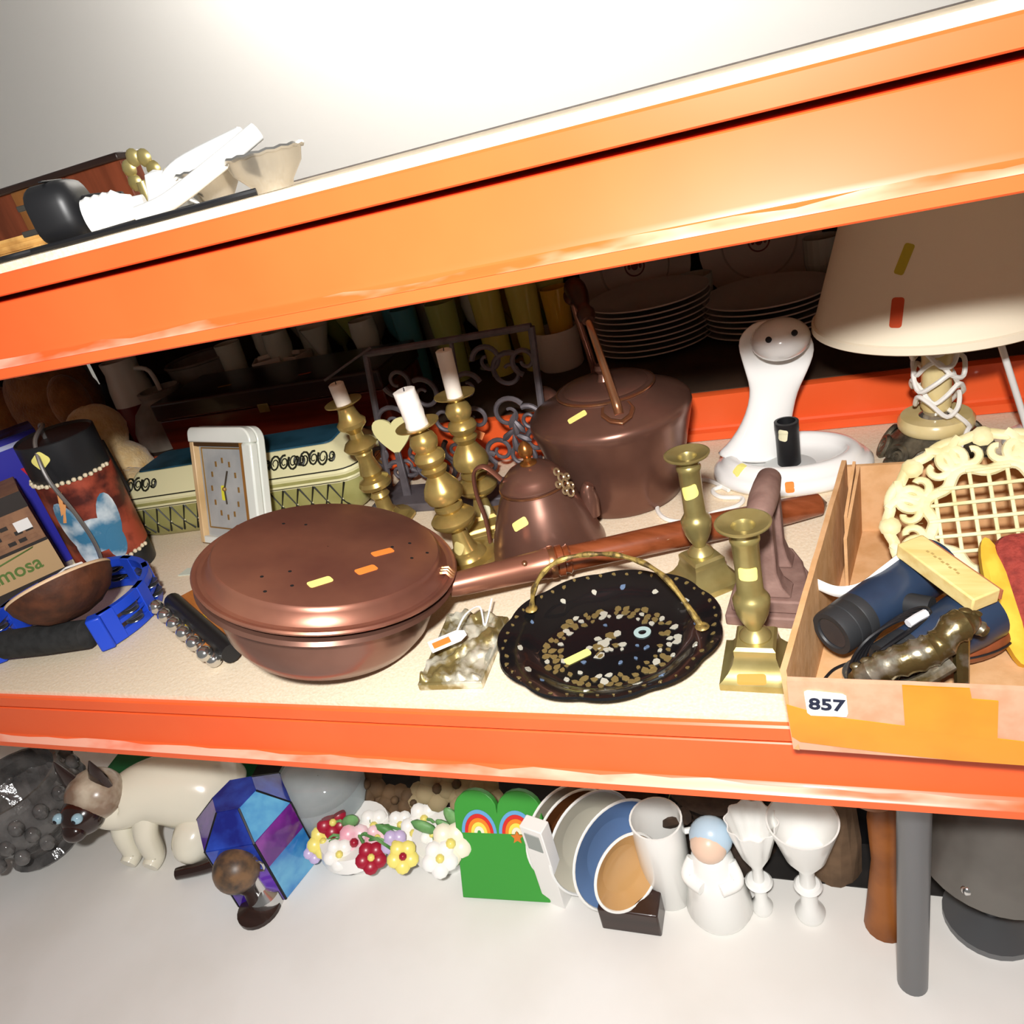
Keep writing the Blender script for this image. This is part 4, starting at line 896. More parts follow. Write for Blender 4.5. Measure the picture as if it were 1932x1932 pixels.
for s in (-1, 1): MB().ball((.02 + s * .05, -.01, .165), .017, 14, 10, sy=.4).build('ear', BF, t)
# ================================================================== cardboard box and its contents
CARD = mat('corrugated_cardboard', 'd2a679', .85, col2='c69868', nscale=60, bump=.15, bscale=160, spec=.15)
CARDP = mat('pinkish_cardboard_face', 'd9a486', .85, col2='cf9878', nscale=80, spec=.15)
TAPE = mat('amber_packing_tape', 'dd8f1e', .25, col2='cf8216', nscale=18, coat=.4)
FLc, FRc, BRc, BLc = Vector((-.018, -.030, 0)), Vector((.30, -.040, 0)), Vector((.345, .228, 0)), Vector((.037, .243, 0))
car = thing('cardboard_box', 'open shallow cardboard box taped in amber, overhanging the shelf edge', 'box', (.14, .10, Z0))
CO = Vector((.14, .10, 0))
def wall(name, a, b, h0, h1, th, m, out=Vector((0, 0, 0)), wob=0.):
    a, b = a - CO, b - CO; d = (b - a).normalized(); nn = Vector((d.y, -d.x, 0)); N = 14; vs = []; fs = []
    for i in range(N + 1):
        t_ = i / N; p_ = a.lerp(b, t_); h = h0 + (h1 - h0) * t_ + (random.uniform(-wob, wob) if 0 < i < N else 0)
        for o_, z in ((0, 0), (th, 0), (th, h), (0, h)):
            q_ = p_ + nn * (-o_) + Vector((0, 0, z)) + out * (z / max(h, 1e-6)); vs.append(q_)
    for i in range(N):
        for k in range(4): fs.append((i * 4 + k, i * 4 + (k + 1) % 4, (i + 1) * 4 + (k + 1) % 4, (i + 1) * 4 + k))
    fs += [(3, 2, 1, 0), (N * 4, N * 4 + 1, N * 4 + 2, N * 4 + 3)]
    return MB().add(vs, fs).build(name, m, car, angle=30)
MB().loft([[(v.x - CO.x, v.y - CO.y, z) for v in (FLc, FRc, BRc, BLc)] for z in (.0002, .004)]).build('floor_panel', CARD, car, smooth=False)
fp = wall('front_panel', FLc, FRc, .064, .062, .004, CARDP, Vector((0, -.004, 0)), .0004)
wall('right_panel', FRc, BRc, .064, .066, .004, CARD)
wall('back_panel', BRc, BLc, .070, .072, .004, CARD)
lp = wall('left_panel', BLc, FLc, .075, .066, .004, CARD, Vector((-.004, .004, 0)), .0008)
for k, (dx, dh, l) in enumerate(((.0045, .077, .06), (.0078, .074, .09))):
    a = BLc + Vector((dx, -.004 - .003 * k, 0)); b = a + (FLc - BLc).normalized() * l
    wall('inner_flap', a, b, dh, dh * .72, .0025, CARD)
# amber tape on the front
def front_patch(name, px_pts, m, off):
    pts_ = []
    for px, py in px_pts:
        p_ = at_y(px, py, -.033)
        for _ in range(3):
            tx = (p_.x - FLc.x) / (FRc.x - FLc.x); fy = FLc.y + (FRc.y - FLc.y) * tx - .004 * max(0, (p_.z - Z0)) / .064 - off; p_ = at_y(px, py, fy)
        p_.z = max(p_.z, Z0 + .0005); pts_.append(p_ - Vector((CO.x, CO.y, Z0)))
    n_ = len(pts_); b = MB(); b.loft([pts_, [p_ + Vector((0, off * .9, 0)) for p_ in pts_]]); return b.build(name, m, car, smooth=False)
front_patch('packing_tape', [(1484, 1330), (1560, 1352), (1640, 1362), (1702, 1370), (1800, 1378), (1880, 1394), (1932, 1400), (2050, 1415), (2050, 1465), (1932, 1449), (1800, 1435), (1650, 1418), (1510, 1400), (1494, 1390)], TAPE, .0007)
front_patch('packing_tape', [(1702, 1294), (1760, 1297), (1830, 1300), (1834, 1320), (1884, 1324), (1882, 1398), (1800, 1386), (1708, 1378)], TAPE, .0011)
front_patch('packing_tape', [(2050, 1320), (2140, 1330), (2140, 1400), (2050, 1390)], TAPE, .0011)
lotp = front_patch('lot_label', [(1517, 1308), (1523, 1305), (1590, 1312), (1597, 1316), (1600, 1346), (1597, 1353), (1530, 1350), (1523, 1345)], WHT, .0016)
pc_ = Vector((0, 0, 0))
for v in lotp.data.vertices: pc_ += v.co
pc_ /= len(lotp.data.vertices)
fdir = (FRc - FLc).normalized(); yawf = math.atan2(fdir.y, fdir.x)
text_part('857', .0138, 'lot_number', mat('navy_ink', '1a2038', .6), lotp, Matrix.Translation(pc_ + Vector((0, -.0013, 0))) @ rotm('Z', math.degrees(yawf)) @ rotm('X', 90 + 3.6) @ rotm('Z', -1.5), .00015, .0004, sx=1.02)
plabel(lotp, 'white lot number label')
ZB = Z0 + .0045
# ---- cream openwork trivet leaning on the back wall
IVORY = mat('ivory_cast_iron', 'e6dcb0', .5, col2='d3c68f', nscale=40, bump=.3, bscale=120)
tc = at_y(1878, 974, .164)
tv = thing('openwork_trivet', 'ivory cast openwork oval trivet leaning inside the cardboard box', 'trivet', tc, rot=(math.radians(47), math.radians(-6), math.radians(-4)))
TA, TB = .076, .068
def ev(a, s, z=0.): return Vector((TA * s * math.cos(a), TB * s * math.sin(a), z))
oc_ = []
for k in range(120):
    a = 2 * PI * k / 120; oc_.append(ev(a, .965 + .035 * abs(math.cos(8 * a)), 0))
MB().tube(oc_, .0042, 8, closed=True, flat=.5).build('outer_rim', IVORY, tv)
MB().tube([ev(2 * PI * k / 72, .60 + .05 * math.cos(8 * 2 * PI * k / 72 + PI)) for k in range(72)], .0046, 8, closed=True, flat=.55).build('inner_frame', IVORY, tv)
sp_ = .0128
for i in range(-4, 5):
    L_ = math.sqrt(max(0, 1 - (i * sp_ / (TA * .60)) ** 2)) * TB * .60
    MB().box((i * sp_, 0, 0), (.0030, 2 * L_, .0032)).build('lattice_bar', IVORY, tv, bevel=.0006)
    L_ = math.sqrt(max(0, 1 - (i * sp_ / (TB * .60)) ** 2)) * TA * .60
    MB().box((0, i * sp_, .0012), (2 * L_, .0030, .0032)).build('lattice_bar', IVORY, tv, bevel=.0006)
for k in range(8):
    a = 2 * PI * k / 8 + PI / 8; c = ev(a, .80)
    MB().at(Matrix.Translation(c)).tube([(.0085 * math.cos(2 * PI * j / 20), .0085 * math.sin(2 * PI * j / 20), 0) for j in range(20)], .0040, 8, closed=True, flat=.7).build('ring', IVORY, tv)
    a2 = 2 * PI * k / 8
    for s in (-1, 1):
        c2 = ev(a2 + s * .17, .80); pts_ = [c2 + Vector((math.cos(a2 + s * (.4 + j * .30)), math.sin(a2 + s * (.4 + j * .30)), 0)) * (.0148 * (1 - j / 24)) for j in range(20)]
        MB().tube(pts_, [.0042 - .00008 * j for j in range(20)], 8, flat=.7).build('c_scroll', IVORY, tv)
    MB().ball(ev(a2, .97), .0085, 10, 6, sz=.4).build('shell', IVORY, tv)
# ---- navy binoculars
NAVY = mat('navy_rubber', '26354c', .38, col2='1f2c40', nscale=30, coat=.1); RUB = mat('ribbed_black_rubber', '2b2c2e', .5)
def P(px, py, z): return at_z(px, py, z)
a0, a1 = P(1568, 1196, ZB + .036), P(1765, 1062, ZB + .042)
b0, b1 = P(1672, 1258, ZB + .026), P(1856, 1152, ZB + .036)
bino = thing('binoculars', 'navy blue binoculars with black eyepieces lying in the cardboard box', 'binoculars', ((a0 + b1) / 2).to_2d().to_3d() + Vector((0, 0, ZB)))
BO = Vector(bino.location)
for i, (u, v) in enumerate(((a0, a1), (b0, b1))):
    u, v = u - BO, v - BO; L_ = (v - u).length
    tb3 = seg_lathe(bino, 'barrel', u, v, [(.0005, .02), (.0155, .02), (.0165, .24), (.0175, .26), (.0185, .55), (.0205, .80), (.0205, 1.0), (.0005, 1.0)], NAVY, 32)
    seg_lathe(bino, 'eyepiece', u, u + (v - u) * .26, [(.0005, .06), (.0115, .06), (.0125, 0), (.0165, 0), (.0172, .1), (.0172, .38), (.0166, .40), (.0172, .42), (.0176, .7), (.0172, .72), (.0176, .75), (.0176, 1.0), (.0005, 1.0)], RUB, 32)
    seg_lathe(bino, 'lens', u + (v - u) * .012, u + (v - u) * .02, [(.0005, 0), (.0118, .1), (.0118, 1), (.0005, 1)], mat('dark_lens', '2a2d33', .08, coat=.6), 24)
m0, m1 = a0.lerp(a1, .62) - BO, b0.lerp(b1, .55) - BO
MB().tube([m0, m0.lerp(m1, .5) - Vector((0, 0, .004)), m1], [.014, .009, .014], 12).build('bridge', NAVY, bino)
seg_lathe(bino, 'focus_wheel', m0.lerp(m1, .5) + Vector((-.010, .006, .004)), m0.lerp(m1, .5) + Vector((.008, -.004, .006)), [(.0005, 0), (.008, 0), (.008, 1), (.0005, 1)], RUB, 20)
for k in range(4):
    o_ = Vector((.0035 * k - .004, .004 * k - .010, 0))
    pts_ = [p_ - BO + o_ for p_ in (P(1618, 1300, ZB + .004), P(1612, 1245, ZB + .026), P(1640, 1195, ZB + .046), P(1690, 1160, ZB + .053), P(1725, 1150, ZB + .052), P(1735, 1165, ZB + .048), P(1700, 1190, ZB + .048), P(1660, 1220, ZB + .044), P(1655, 1250, ZB + .03))]
    MB().tube(bez(pts_, 40), .0013, 6).build('neck_cord', BCORD, bino)
MB().at(Matrix.Translation(P(1730, 1168, ZB + .052) - BO)).tube([(-.006, -.005, 0), (0, 0, .001), (.006, .005, .001)], .003, 8).build('cord_clip', mat('white_clip', 'e6e6ea', .3), bino)
# ---- boxwood rule on top
BOXW = mat('yellow_boxwood', 'ecd592', .45, col2='dfc078', nscale=14, stretch=(1, 8, 8))
u, v = P(1722, 1034, ZB + .068), P(1852, 1128, ZB + .060)
dv = (v - u).normalized(); L_ = (v - u).length
rl = thing('boxwood_rule', 'yellow boxwood rule block lying across the navy binoculars', 'rule', (u + v) / 2)
xax = dv; yax = Vector((0, 0, 1)).cross(xax).normalized(); zax = xax.cross(yax)
Mr = Matrix((xax, yax, zax)).transposed().to_4x4()
MB().at(Mr).box((0, 0, 0), (L_ * 1.12, .0215, .012)).build('block', BOXW, rl, bevel=.0012)
MB().at(Mr).box((.004, .0112, .001), (L_ * 1.02, .0012, .008)).build('red_stripe', mat('faded_red_stripe', 'b06a4a', .5), rl)
for k in range(9):
    MB().at(Mr).box((-L_ * .28 + k * L_ * .055, .001 * (k % 2), .00615), (.0022, .0016, .0003)).build('stamped_mark', mat('stamped_brown', 'b39a5e', .6), rl)
# ---- bronze crocodile nutcracker, leather case, strip of paper, pouch, lid
BRZ = mat('dark_bronze', '6c5c38', .3, .7, col2='a8a293', nscale=60, contrast=(.5, .68), bump=.5, bscale=90)
pts_ = [P(1612, 1282, ZB + .026), P(1640, 1268, ZB + .036), P(1680, 1252, ZB + .044), P(1730, 1236, ZB + .050), P(1770, 1218, ZB + .054), P(1800, 1186, ZB + .062), P(1830, 1176, ZB + .062), P(1858, 1192, ZB + .055)]
nc = thing('bronze_nutcracker', 'dark bronze crocodile-shaped nutcracker at the front of the cardboard box', 'nutcracker', (pts_[3].x, pts_[3].y, ZB))
NO = Vector(nc.location); sp2 = bez([p_ - NO for p_ in pts_], 40)
MB().tube(sp2, [.004 + .006 * math.sin(PI * min(1, i / 30)) ** .7 * (1 if i < 30 else 1) + (.0012 if i % 3 == 0 else 0) + (.003 if 24 < i < 32 else 0) for i in range(len(sp2))], 12).build('body', BRZ, nc)
for i in range(2, len(sp2) - 3, 3):
    MB().ball(sp2[i] + Vector((-.001, .002, .0078)), .0032, 8, 6, sx=1.4, sz=.8).build('scale_ridge', BRZ, nc)
MB().tube(bez([sp2[4] + Vector((0, -.004, -.012)), sp2[14] + Vector((0, -.006, -.018)), sp2[24] + Vector((0, -.008, -.020))], 14), .0045, 8).build('lower_jaw', BRZ, nc)
for i in (18, 27): MB().tube([sp2[i] + Vector((0, 0, -.004)), (sp2[i].x + .002, sp2[i].y - .006, .0035)], [.0055, .004], 8).build('leg', BRZ, nc)
q = P(1812, 1238, ZB)
t = thing('leather_case', 'brown leather spectacle case under the binoculars', 'case', (q.x, q.y, ZB), .35)
LEA = mat('brown_leather', '8a4a2c', .4, col2='713a20', nscale=40, bump=.2)
MB().ball((0, 0, .014), .018, 28, 16, sx=2.0, sy=1.05, sz=.76).build('shell', LEA, t); MB().tube([(.0362 * math.cos(2 * PI * k / 40), .0190 * math.sin(2 * PI * k / 40), .0145) for k in range(40)], .0009, 6, closed=True).build('seam', BLACK, t)
q = P(1655, 1290, ZB)
t = thing('metal_lid', 'small shiny metal lid lying in front of the bronze nutcracker', 'lid', (q.x - .004, q.y + .004, ZB))
MB().lathe([(.0005, .002), (.014, .002), (.017, .004), (.018, .0065), (.0185, .0065), (.0185, .001), (.017, 0), (.0005, 0)], 32, cap=False).build('disc', SILVER, t); MB().ball((0, 0, .004), .003, 10, 6).build('knob', SILVER, t)
pp = [P(1542, 1104, ZB + .05), P(1580, 1118, ZB + .044), P(1622, 1112, ZB + .046), P(1660, 1085, ZB + .055), P(1705, 1050, ZB + .060)]
t = thing('paper_strip', 'curled white paper strip at the left of the cardboard box', 'paper', (pp[2].x, pp[2].y, ZB)); PO = Vector(t.location)
cv = bez(pp, 24); vs = []; fs = []
for c in cv: vs += [c - PO + Vector((0, 0, -.004)), c - PO + Vector((0, .002, .0045))]
for i in range(len(cv) - 1): fs.append((2 * i, 2 * i + 2, 2 * i + 3, 2 * i + 1))
MB().add(vs, fs).build('strip', WHT, t, solid=.0006)
MB().tube(bez([P(1548, 1302, ZB + .0012), P(1575, 1265, ZB + .0012), P(1625, 1248, ZB + .0012)], 16), .0012, 6)
tag(MB().tube(bez([P(1545, 1296, ZB + .0012), P(1575, 1262, ZB + .0012), P(1630, 1246, ZB + .0012), P(1690, 1250, ZB + .0012)], 24), .0012, 6).build('black_string', BCORD), 'thin black string on the floor of the cardboard box', 'string')
q = P(1935, 1120, ZB + .03)
t = thing('woven_pouch', 'red woven pouch with yellow leaf-shaped trim at the right of the box', 'pouch', (q.x + .024, q.y + .003, ZB + .034), rot=(math.radians(35), 0, math.radians(8)))
REDW = mat('red_weave', '9c3b30', .85, col2='7f2c24', nscale=160, bump=.8, bscale=300)
MB().loft([[(x * s + dx, y * s, z) for x, y in rrect(.075, .085, .014, 4)] for s, z, dx in ((.80, -.008, 0), (.97, -.004, 0), (1, 0, 0), (.97, .004, 0), (.8, .008, 0))]).build('pouch_body', REDW, t)
YELW = mat('yellow_felt', 'e8b93c', .8, col2='d9a52c', nscale=60)
MB().loft([[(-.040 + x * s, -.006 + y * s, z) for x, y in [(.009 * math.cos(a) * 1.0, .048 * math.sin(a)) for a in [2 * PI * k / 24 for k in range(24)]]] for s, z in ((.7, -.008), (1, -.005), (1, .002), (.7, .005))]).build('leaf_trim', YELW, t)

# ================================================================== pile at the left end
# ---- blue crescent tambourine
BLUEP = mat('royal_blue_plastic', '1f48c8', .35); JING = mat('nickel_jingle', '8d8f92', .28, .85)
tbc = at_z(140, 1190, Z0)
tam = thing('blue_tambourine', 'royal blue crescent tambourine with nickel jingles and black grip', 'tambourine', (-.825, .112, Z0 + .0015), math.radians(10))
RO, RI = .098, .090
arc = [math.radians(-38 + 256 * k / 60) for k in range(61)]
def arc_band(z0_, z1_, ro, ri, nm):
    b = MB(); rings = [[(r * math.cos(a), r * math.sin(a) * .92, z) for r, z in ((ri, z0_), (ro, z0_), (ro, z1_), (ri, z1_))] for a in arc]
    b.loft(rings); return b.build(nm, BLUEP, tam, bevel=.0008)
arc_band(.0, .010, RO, RI, 'lower_band'); arc_band(.030, .042, RO, RI, 'upper_band'); arc_band(.018, .023, RO, RI, 'middle_band')
for k in range(8):
    a = math.radians(-30 + 240 * (k + .0) / 7); c = Vector((.094 * math.cos(a), .094 * .92 * math.sin(a), .021))
    MB().box(c, (.009, .018, .042), rz=a).build('pillar', BLUEP, tam, bevel=.001)
    a2 = a + math.radians(17)
    if k < 7:
        for zz in (.014, .027):
            cc = Vector((.094 * math.cos(a2), .094 * .92 * math.sin(a2), zz))
            for d_ in (-.0012, .0012):
                MB().at(Matrix.Translation(cc + Vector((0, 0, d_)))).lathe([(.0005, -.0004), (.004, -.0004), (.010, .0006 * (1 if d_ > 0 else -1)), (.0102, .001 * (1 if d_ > 0 else -1)), (.004, .0004), (.0005, .0004)], 18, cap=False).build('jingle', JING, tam)
e0 = Vector((.094 * math.cos(arc[0]), .094 * .92 * math.sin(arc[0]), .021)); e1_ = Vector((.094 * math.cos(arc[-1]), .094 * .92 * math.sin(arc[-1]), .021))
for e_ in (e0, e1_): MB().box(e_, (.016, .016, .0418), rz=.5).build('end_block', BLUEP, tam, bevel=.002)
MB().tube([e0.lerp(e1_, .08), e0.lerp(e1_, .12), e0.lerp(e1_, .5), e0.lerp(e1_, .88), e0.lerp(e1_, .92)], [.008, .0165, .0175, .0165, .008], 16).build('foam_grip', mat('black_foam', '2a2a2a', .85, col2='1d1d1d', nscale=90, bump=.3), tam)
sticker(tam, [c for c in kids(tam) if c.name.startswith(('upper_band', 'pillar', 'lower_band', 'jingle'))], 290, 1200, .010, .016, -.9, WHT)
# ---- half coconut
cc0 = at_z(130, 1150, Z0 + .062)
cn = Vector((-.40, .27, .87)).normalized(); cq = Vector((0, 0, 1)).rotation_difference(cn)
coc = thing('coconut_half', 'brown half coconut shell resting on the tambourine grip', 'coconut shell', (-.772, .078, Z0 + .040), rot=cq.to_euler())
COC = mat('coconut_husk', '5a2f18', .7, col2='3a1d0e', nscale=50, contrast=(.35, .65), bump=.6, bscale=90)
MB().lathe([(.0005, 0), (.014, .001), (.03, .006), (.045, .017), (.054, .031), (.0565, .042), (.0540, .042), (.051, .031), (.042, .018), (.0005, .004)], 44, cap=False).build('shell', COC, coc)
MB().lathe([(.0566, .0405), (.0572, .0425), (.0560, .0440), (.0525, .0440), (.0520, .0420)], 44, cap=False).build('cut_rim', mat('pale_coconut_rim', 'd8b894', .6), coc)
sticker(coc, kids(coc), 38, 1172, .014, .010, -.4, mat('olive_yellow_label', 'b9ae2c', .7))
sl = thing('paper_sleeve', 'white folded leaflet lying across the coconut shell opening', 'leaflet', Vector((-.772, .078, Z0 + .040)) + cn * .0452 + Vector((-.012, .008, 0)), rot=cq.to_euler())
MB().box((-.005, .005, .0), (.075, .022, .0012)).build('page', WHT, sl); MB().box((-.005, .006, .0014), (.073, .020, .0008)).build('cover', WHT, sl)
# ---- jingle stick and wooden block
u, v = P(305, 1140, Z0 + .017), P(412, 1240, Z0 + .014)
js = thing('jingle_stick', 'black stick set with silver bells lying left of the warming pan', 'jingle stick', (u + v) / 2)
JO = Vector(js.location)
MB().tube([u - JO + Vector((.012, .006, 0)), v - JO + Vector((.012, .006, 0))], .010, 14).build('stick', BLACK, js)
BELL = mat('chrome_bell', 'd6d6d4', .15, .95)
dj = (v - u)
for k in range(6):
    for s in (-1, 1):
        c = u - JO + dj * (.06 + .88 * k / 5) + Vector((-.001 - (.004 if s > 0 else 0), -.003 - (.003 if s > 0 else 0), .005 * s)); b = MB(); b.ball(c, .0082, 14, 10); b.build('bell', BELL, js)
u, v = P(345, 1128, Z0 + .012), P(425, 1218, Z0 + .010)
wb = thing('wooden_block', 'orange-brown wooden block with yellow tape half under the pan', 'block', Vector((((u + v) / 2).x, ((u + v) / 2).y, Z0)), math.atan2((v - u).y, (v - u).x))
OW = mat('orange_wood', 'c47a3a', .5, col2='a8622c', nscale=16, stretch=(1, 6, 6))
MB().box((0, 0, .008), ((v - u).length, .036, .016)).build('block_body', OW, wb, bevel=.001)
MB().box((.004, 0, .0081), (.010, .0366, .0166)).build('yellow_tape', mat('yellow_tape', 'd8b020', .4), wb)
q = P(357, 1080, Z0)
o = MB().prism([(-.012, -.008), (.013, -.006), (.010, .010), (-.010, .009)], 0, .0012).build('paper_scrap', mat('pale_green_paper', 'd5dccb', .7), None, smooth=False); o.location = (q.x, q.y, Z0); tag(o, 'small pale scrap of paper on the shelf beside the pan rim', 'paper')
# ---- painted drum
DR = .047
drc = Vector((-.888, .243, Z0 + .0026)); DH = .200
dru = thing('painted_drum', 'black upright tube drum painted with red bark and blue motif', 'drum', drc, rot=(0, math.radians(3), 0))
DBLK = mat('drum_black', '202124', .4)
MB().lathe([(.0005, 0), (DR, 0), (DR, .026), (DR * .99, .027), (DR * .99, .150), (DR, .151), (DR, DH), (DR * .97, DH + .001), (DR * .93, DH - .002), (.0005, DH - .003)], 56, cap=False).build('tube', DBLK, dru, angle=30)
MB().lathe([(DR * .992, .030), (DR * 1.012, .031), (DR * 1.012, .147), (DR * .992, .148)], 56, cap=False).build('painted_sleeve', mat('red_bark_paint', 'a84a34', .45, col2='4a1a14', nscale=26, contrast=(.42, .60), detail=6), dru)
for zr in (.0285, .1495):
    bm_ = None
    for k in range(44):
        a = 2 * PI * k / 44
        if math.sin(a) > .35: continue
        if bm_ is None:
            bb = MB().ball((0, 0, 0), .0030, 6, 4).build('bead', mat('cream_bead', 'e6d8b8', .5), dru); bm_ = bb.data; o = bb
        else: o = bpy.data.objects.new('bead', bm_); COL.objects.link(o); o.parent = dru
        o.location = (DR * 1.02 * math.cos(a), DR * 1.02 * math.sin(a), zr + .0012 * (k % 2))
def cyl_patch(outline, name, m, parent, th=.0008, r=DR * 1.014):
    def f(s, z, rr): return (rr * math.sin(s), -rr * math.cos(s), z)
    n_ = len(outline); cx_ = sum(p_[0] for p_ in outline) / n_; cz_ = sum(p_[1] for p_ in outline) / n_
    vs = []; fs = []
    for t_ in (.001, .34, .67, 1.0): vs += [f(cx_ + (s - cx_) * t_, cz_ + (z - cz_) * t_, r + th) for s, z in outline]
    vs += [f(s, z, r - .0005) for s, z in outline]
    for j in range(4):
        for k in range(n_): fs.append((j * n_ + k, j * n_ + (k + 1) % n_, (j + 1) * n_ + (k + 1) % n_, (j + 1) * n_ + k))
    return MB().add(vs, fs).build(name, m, parent, angle=60)
BLP = mat('blue_white_paint', '3f7a9c', .45, col2='e4ecee', nscale=24, contrast=(.45, .66)); WLN = mat('pale_outline', 'cfe0e2', .5)
def blob(cx_, cz_, ws, hz_, rot_, n_=18): return [(cx_ + ws * math.cos(a) * math.cos(rot_) - hz_ / DR * math.sin(a) * math.sin(rot_), cz_ + ws * DR * math.cos(a) * math.sin(rot_) + hz_ * math.sin(a) * math.cos(rot_)) for a in [2 * PI * k / n_ for k in range(n_)]]
DS = math.radians(50)      # the painted side faces the aisle
for i, (c_, z_, w_, h_, r_) in enumerate(((-.42, .085, .24, .030, .15), (-.05, .068, .42, .019, 0.05), (.34, .083, .22, .028, -.15), (-.34, .048, .19, .020, .1), (.26, .050, .19, .018, -.1))):
    cyl_patch(blob(DS + c_ * 1.25 - .1, z_ + .004, w_ * 1.3, h_ * 1.25, r_), 'blue_motif', BLP, dru, .0008 + .0002 * i)
cyl_patch([(DS - .75, .108), (DS - .62, .112), (DS - .42, .140), (DS - .55, .138)], 'orange_stroke', mat('orange_paint', 'f0a868', .5), dru, .001); cyl_patch([(DS - .8, .098), (DS - .70, .098), (DS - .48, .122), (DS - .55, .124)], 'orange_stroke', mat('orange_paint', 'f0a868', .5), dru, .001)
wd = [Vector((.002, -.010, DH + .016)), Vector((.010, -.036, DH + .004)), Vector((.022, -.052, .165)), Vector((.032, -.048, .11)), Vector((.034, -.045, .06)), Vector((.028, -.050, .012))]
MB().tube(bez([wd[0] + Vector((-.014, .006, -.022)), wd[0] + Vector((-.010, .004, -.002))] + wd, 50), .0026, 8).build('sprung_wire', mat('grey_spring', '8f8c8a', .35, .7), dru)
sticker(dru, [c for c in kids(dru) if c.name.startswith('tube')], 76, 870, .017, .022, -.6, YEL, label='yellow price label')
t = thing('black_case', 'slim black card case leaning against the painted drum', 'case', (-.935, .335, Z0 + .0050), rot=(0, math.radians(-6), math.radians(-28)))
MB().box((0, 0, .075), (.085, .018, .148)).build('case_body', BLACK, t, bevel=.0012); MB().box((.0435, 0, .075), (.001, .012, .12)).build('edge_trim', mat('grey_trim', '5a5a5c', .5), t)
# ---- brown printed carton and violet-blue carton
g0, g1 = at_z(38, 1170, Z0), at_z(160, 1112, Z0); fd = (g1 - g0); fd.z = 0; fd.normalize(); fyaw = math.atan2(fd.y, fd.x)
BRC = mat('kraft_carton', '9a7254', .8, col2='87624a', nscale=70); DKC = mat('dark_brown_print', '2e2723', .6); KRL = mat('pale_kraft_label', 'c2a176', .8); GRN = mat('green_print', '5f7a3a', .7)
fc = g1 + Vector((0, 0, 0))
fb = thing('printed_carton', 'brown kraft carton printed with green lettering at the left end', 'carton', (fc.x - .02, fc.y + .005, Z0), fyaw)
FW, FH, FD = .21, .150, .09
MB().box((-FW / 2, FD / 2, FH / 2), (FW, FD, FH)).build('carton_body', BRC, fb, bevel=.001)
for z0_, z1_, m_ in ((.0, .022, BRC), (.022, .034, DKC), (.034, .078, KRL), (.078, .082, DKC), (.128, .150, DKC)):
    MB().box((-FW / 2, -.0004, (z0_ + z1_) / 2), (FW + .0008, .0008, z1_ - z0_)).build('print_band', m_, fb, smooth=False)
text_part('famosa', .027, 'carton_lettering', GRN, fb, T(-.054, -.0010, .055) @ rotm('X', 90), .0002, .0004, sx=.92)

MB().add([(x, -.0011, z) for x, z in ((-.085, .066), (-.02, .0755), (-.018, .0775), (-.08, .069))], [(0, 1, 2, 3)]).build('swoosh', GRN, fb, solid=.0003)
for r_ in range(3):
    for k in range(16): MB().box((-.012 - k * .0125, -.0006, .090 + r_ * .011), (.009, .0008, .005)).build('small_print', DKC if (k + r_) % 3 else BRC, fb, smooth=False)
MB().box((-.016, -.0010, .108), (.018, .0008, .014)).build('white_label', WHT, fb, smooth=False)
vb = thing('violet_carton', 'violet-blue carton with red and white logo behind the kraft carton', 'carton', (fc.x - .085, fc.y + .115, Z0), fyaw + .02)
VIO = mat('violet_blue_card', '2c2aa8', .4); VIOD = mat('dark_violet_print', '1a1c50', .4, col2='3850a8', nscale=30)
MB().box((-.10, .035, .0975), (.20, .07, .195)).build('carton_body', VIO, vb, bevel=.0012)
MB().box((-.10, .035, .1955), (.198, .068, .001)).build('top_print', VIOD, vb, smooth=False); MB().box((-.10, -.0004, .184), (.2, .0008, .006)).build('pale_line', mat('pale_blue_line', 'b8c0e6', .5), vb, smooth=False)
RED = mat('logo_red', 'd8304a', .5)
MB().add([(x, -.0008, z) for x, z in ((-.040, .150), (-.030, .150), (-.022, .120), (-.030, .118))], [(0, 1, 2, 3)]).build('logo_stroke', RED, vb, solid=.0006)
for z_, x_ in ((.150, -.014), (.138, -.010), (.126, -.008)): MB().box((x_, -.0006, z_), (.010, .0008, .006)).build('logo_mark', WHT, vb, smooth=False)
MB().box((-.07, -.0006, .112), (.03, .0008, .02)).build('blue_patch', mat('bright_blue_patch', '2f6fd0', .5), vb, smooth=False)
# ================================================================== goods standing on the floor under the middle shelf
def fpos(px, py, Y): return at_y(px, py, Y)
o = MB().box((-.45, .43, ZF + .001), (1.38, .50, .002)).build('floor_shade_sheet', mat('dark_shade_sheet', '1b1816', .8, col2='262220', nscale=40), None, smooth=False); tag(o, 'long dark sheet standing in for shade on the floor under the lowest goods', 'shade sheet')  # dark sheet added in place of the shade under the rack
# ---- grey cut glass bowl
p = fpos(50, 1525, .10)
SMOKE = mat('smoky_cut_glass', '8d8a88', .12, col2='5f5c5b', nscale=30, trans=.45, bump=.8, bscale=60)
t = thing('cut_glass_vase', 'large smoky cut glass vase at the lower left, left of the cat', 'vase', (p.x - .01, .10, ZF))
h = p.z - ZF
prof = [(.0005, 0), (.05, 0), (.055, .006), (.045, .02), (.06, h * .5), (.088, h * .85), (.092, h * 1.1), (.080, h * 1.45), (.078, h * 1.62), (.073, h * 1.62), (.075, h * 1.45), (.084, h * 1.1), (.05, h * .5), (.0005, .03)]
b = MB(); b.lathe(prof, 24, cap=False); b.build('vase_body', SMOKE, t, smooth=False)
for k in range(16):
    a = 2 * PI * k / 16
    for zz in (.75, 1.05, 1.32): MB().ball((.090 * math.cos(a + zz), .090 * math.sin(a + zz), h * zz), .011, 8, 6, sz=1.2).build('cut_boss', SMOKE, t)
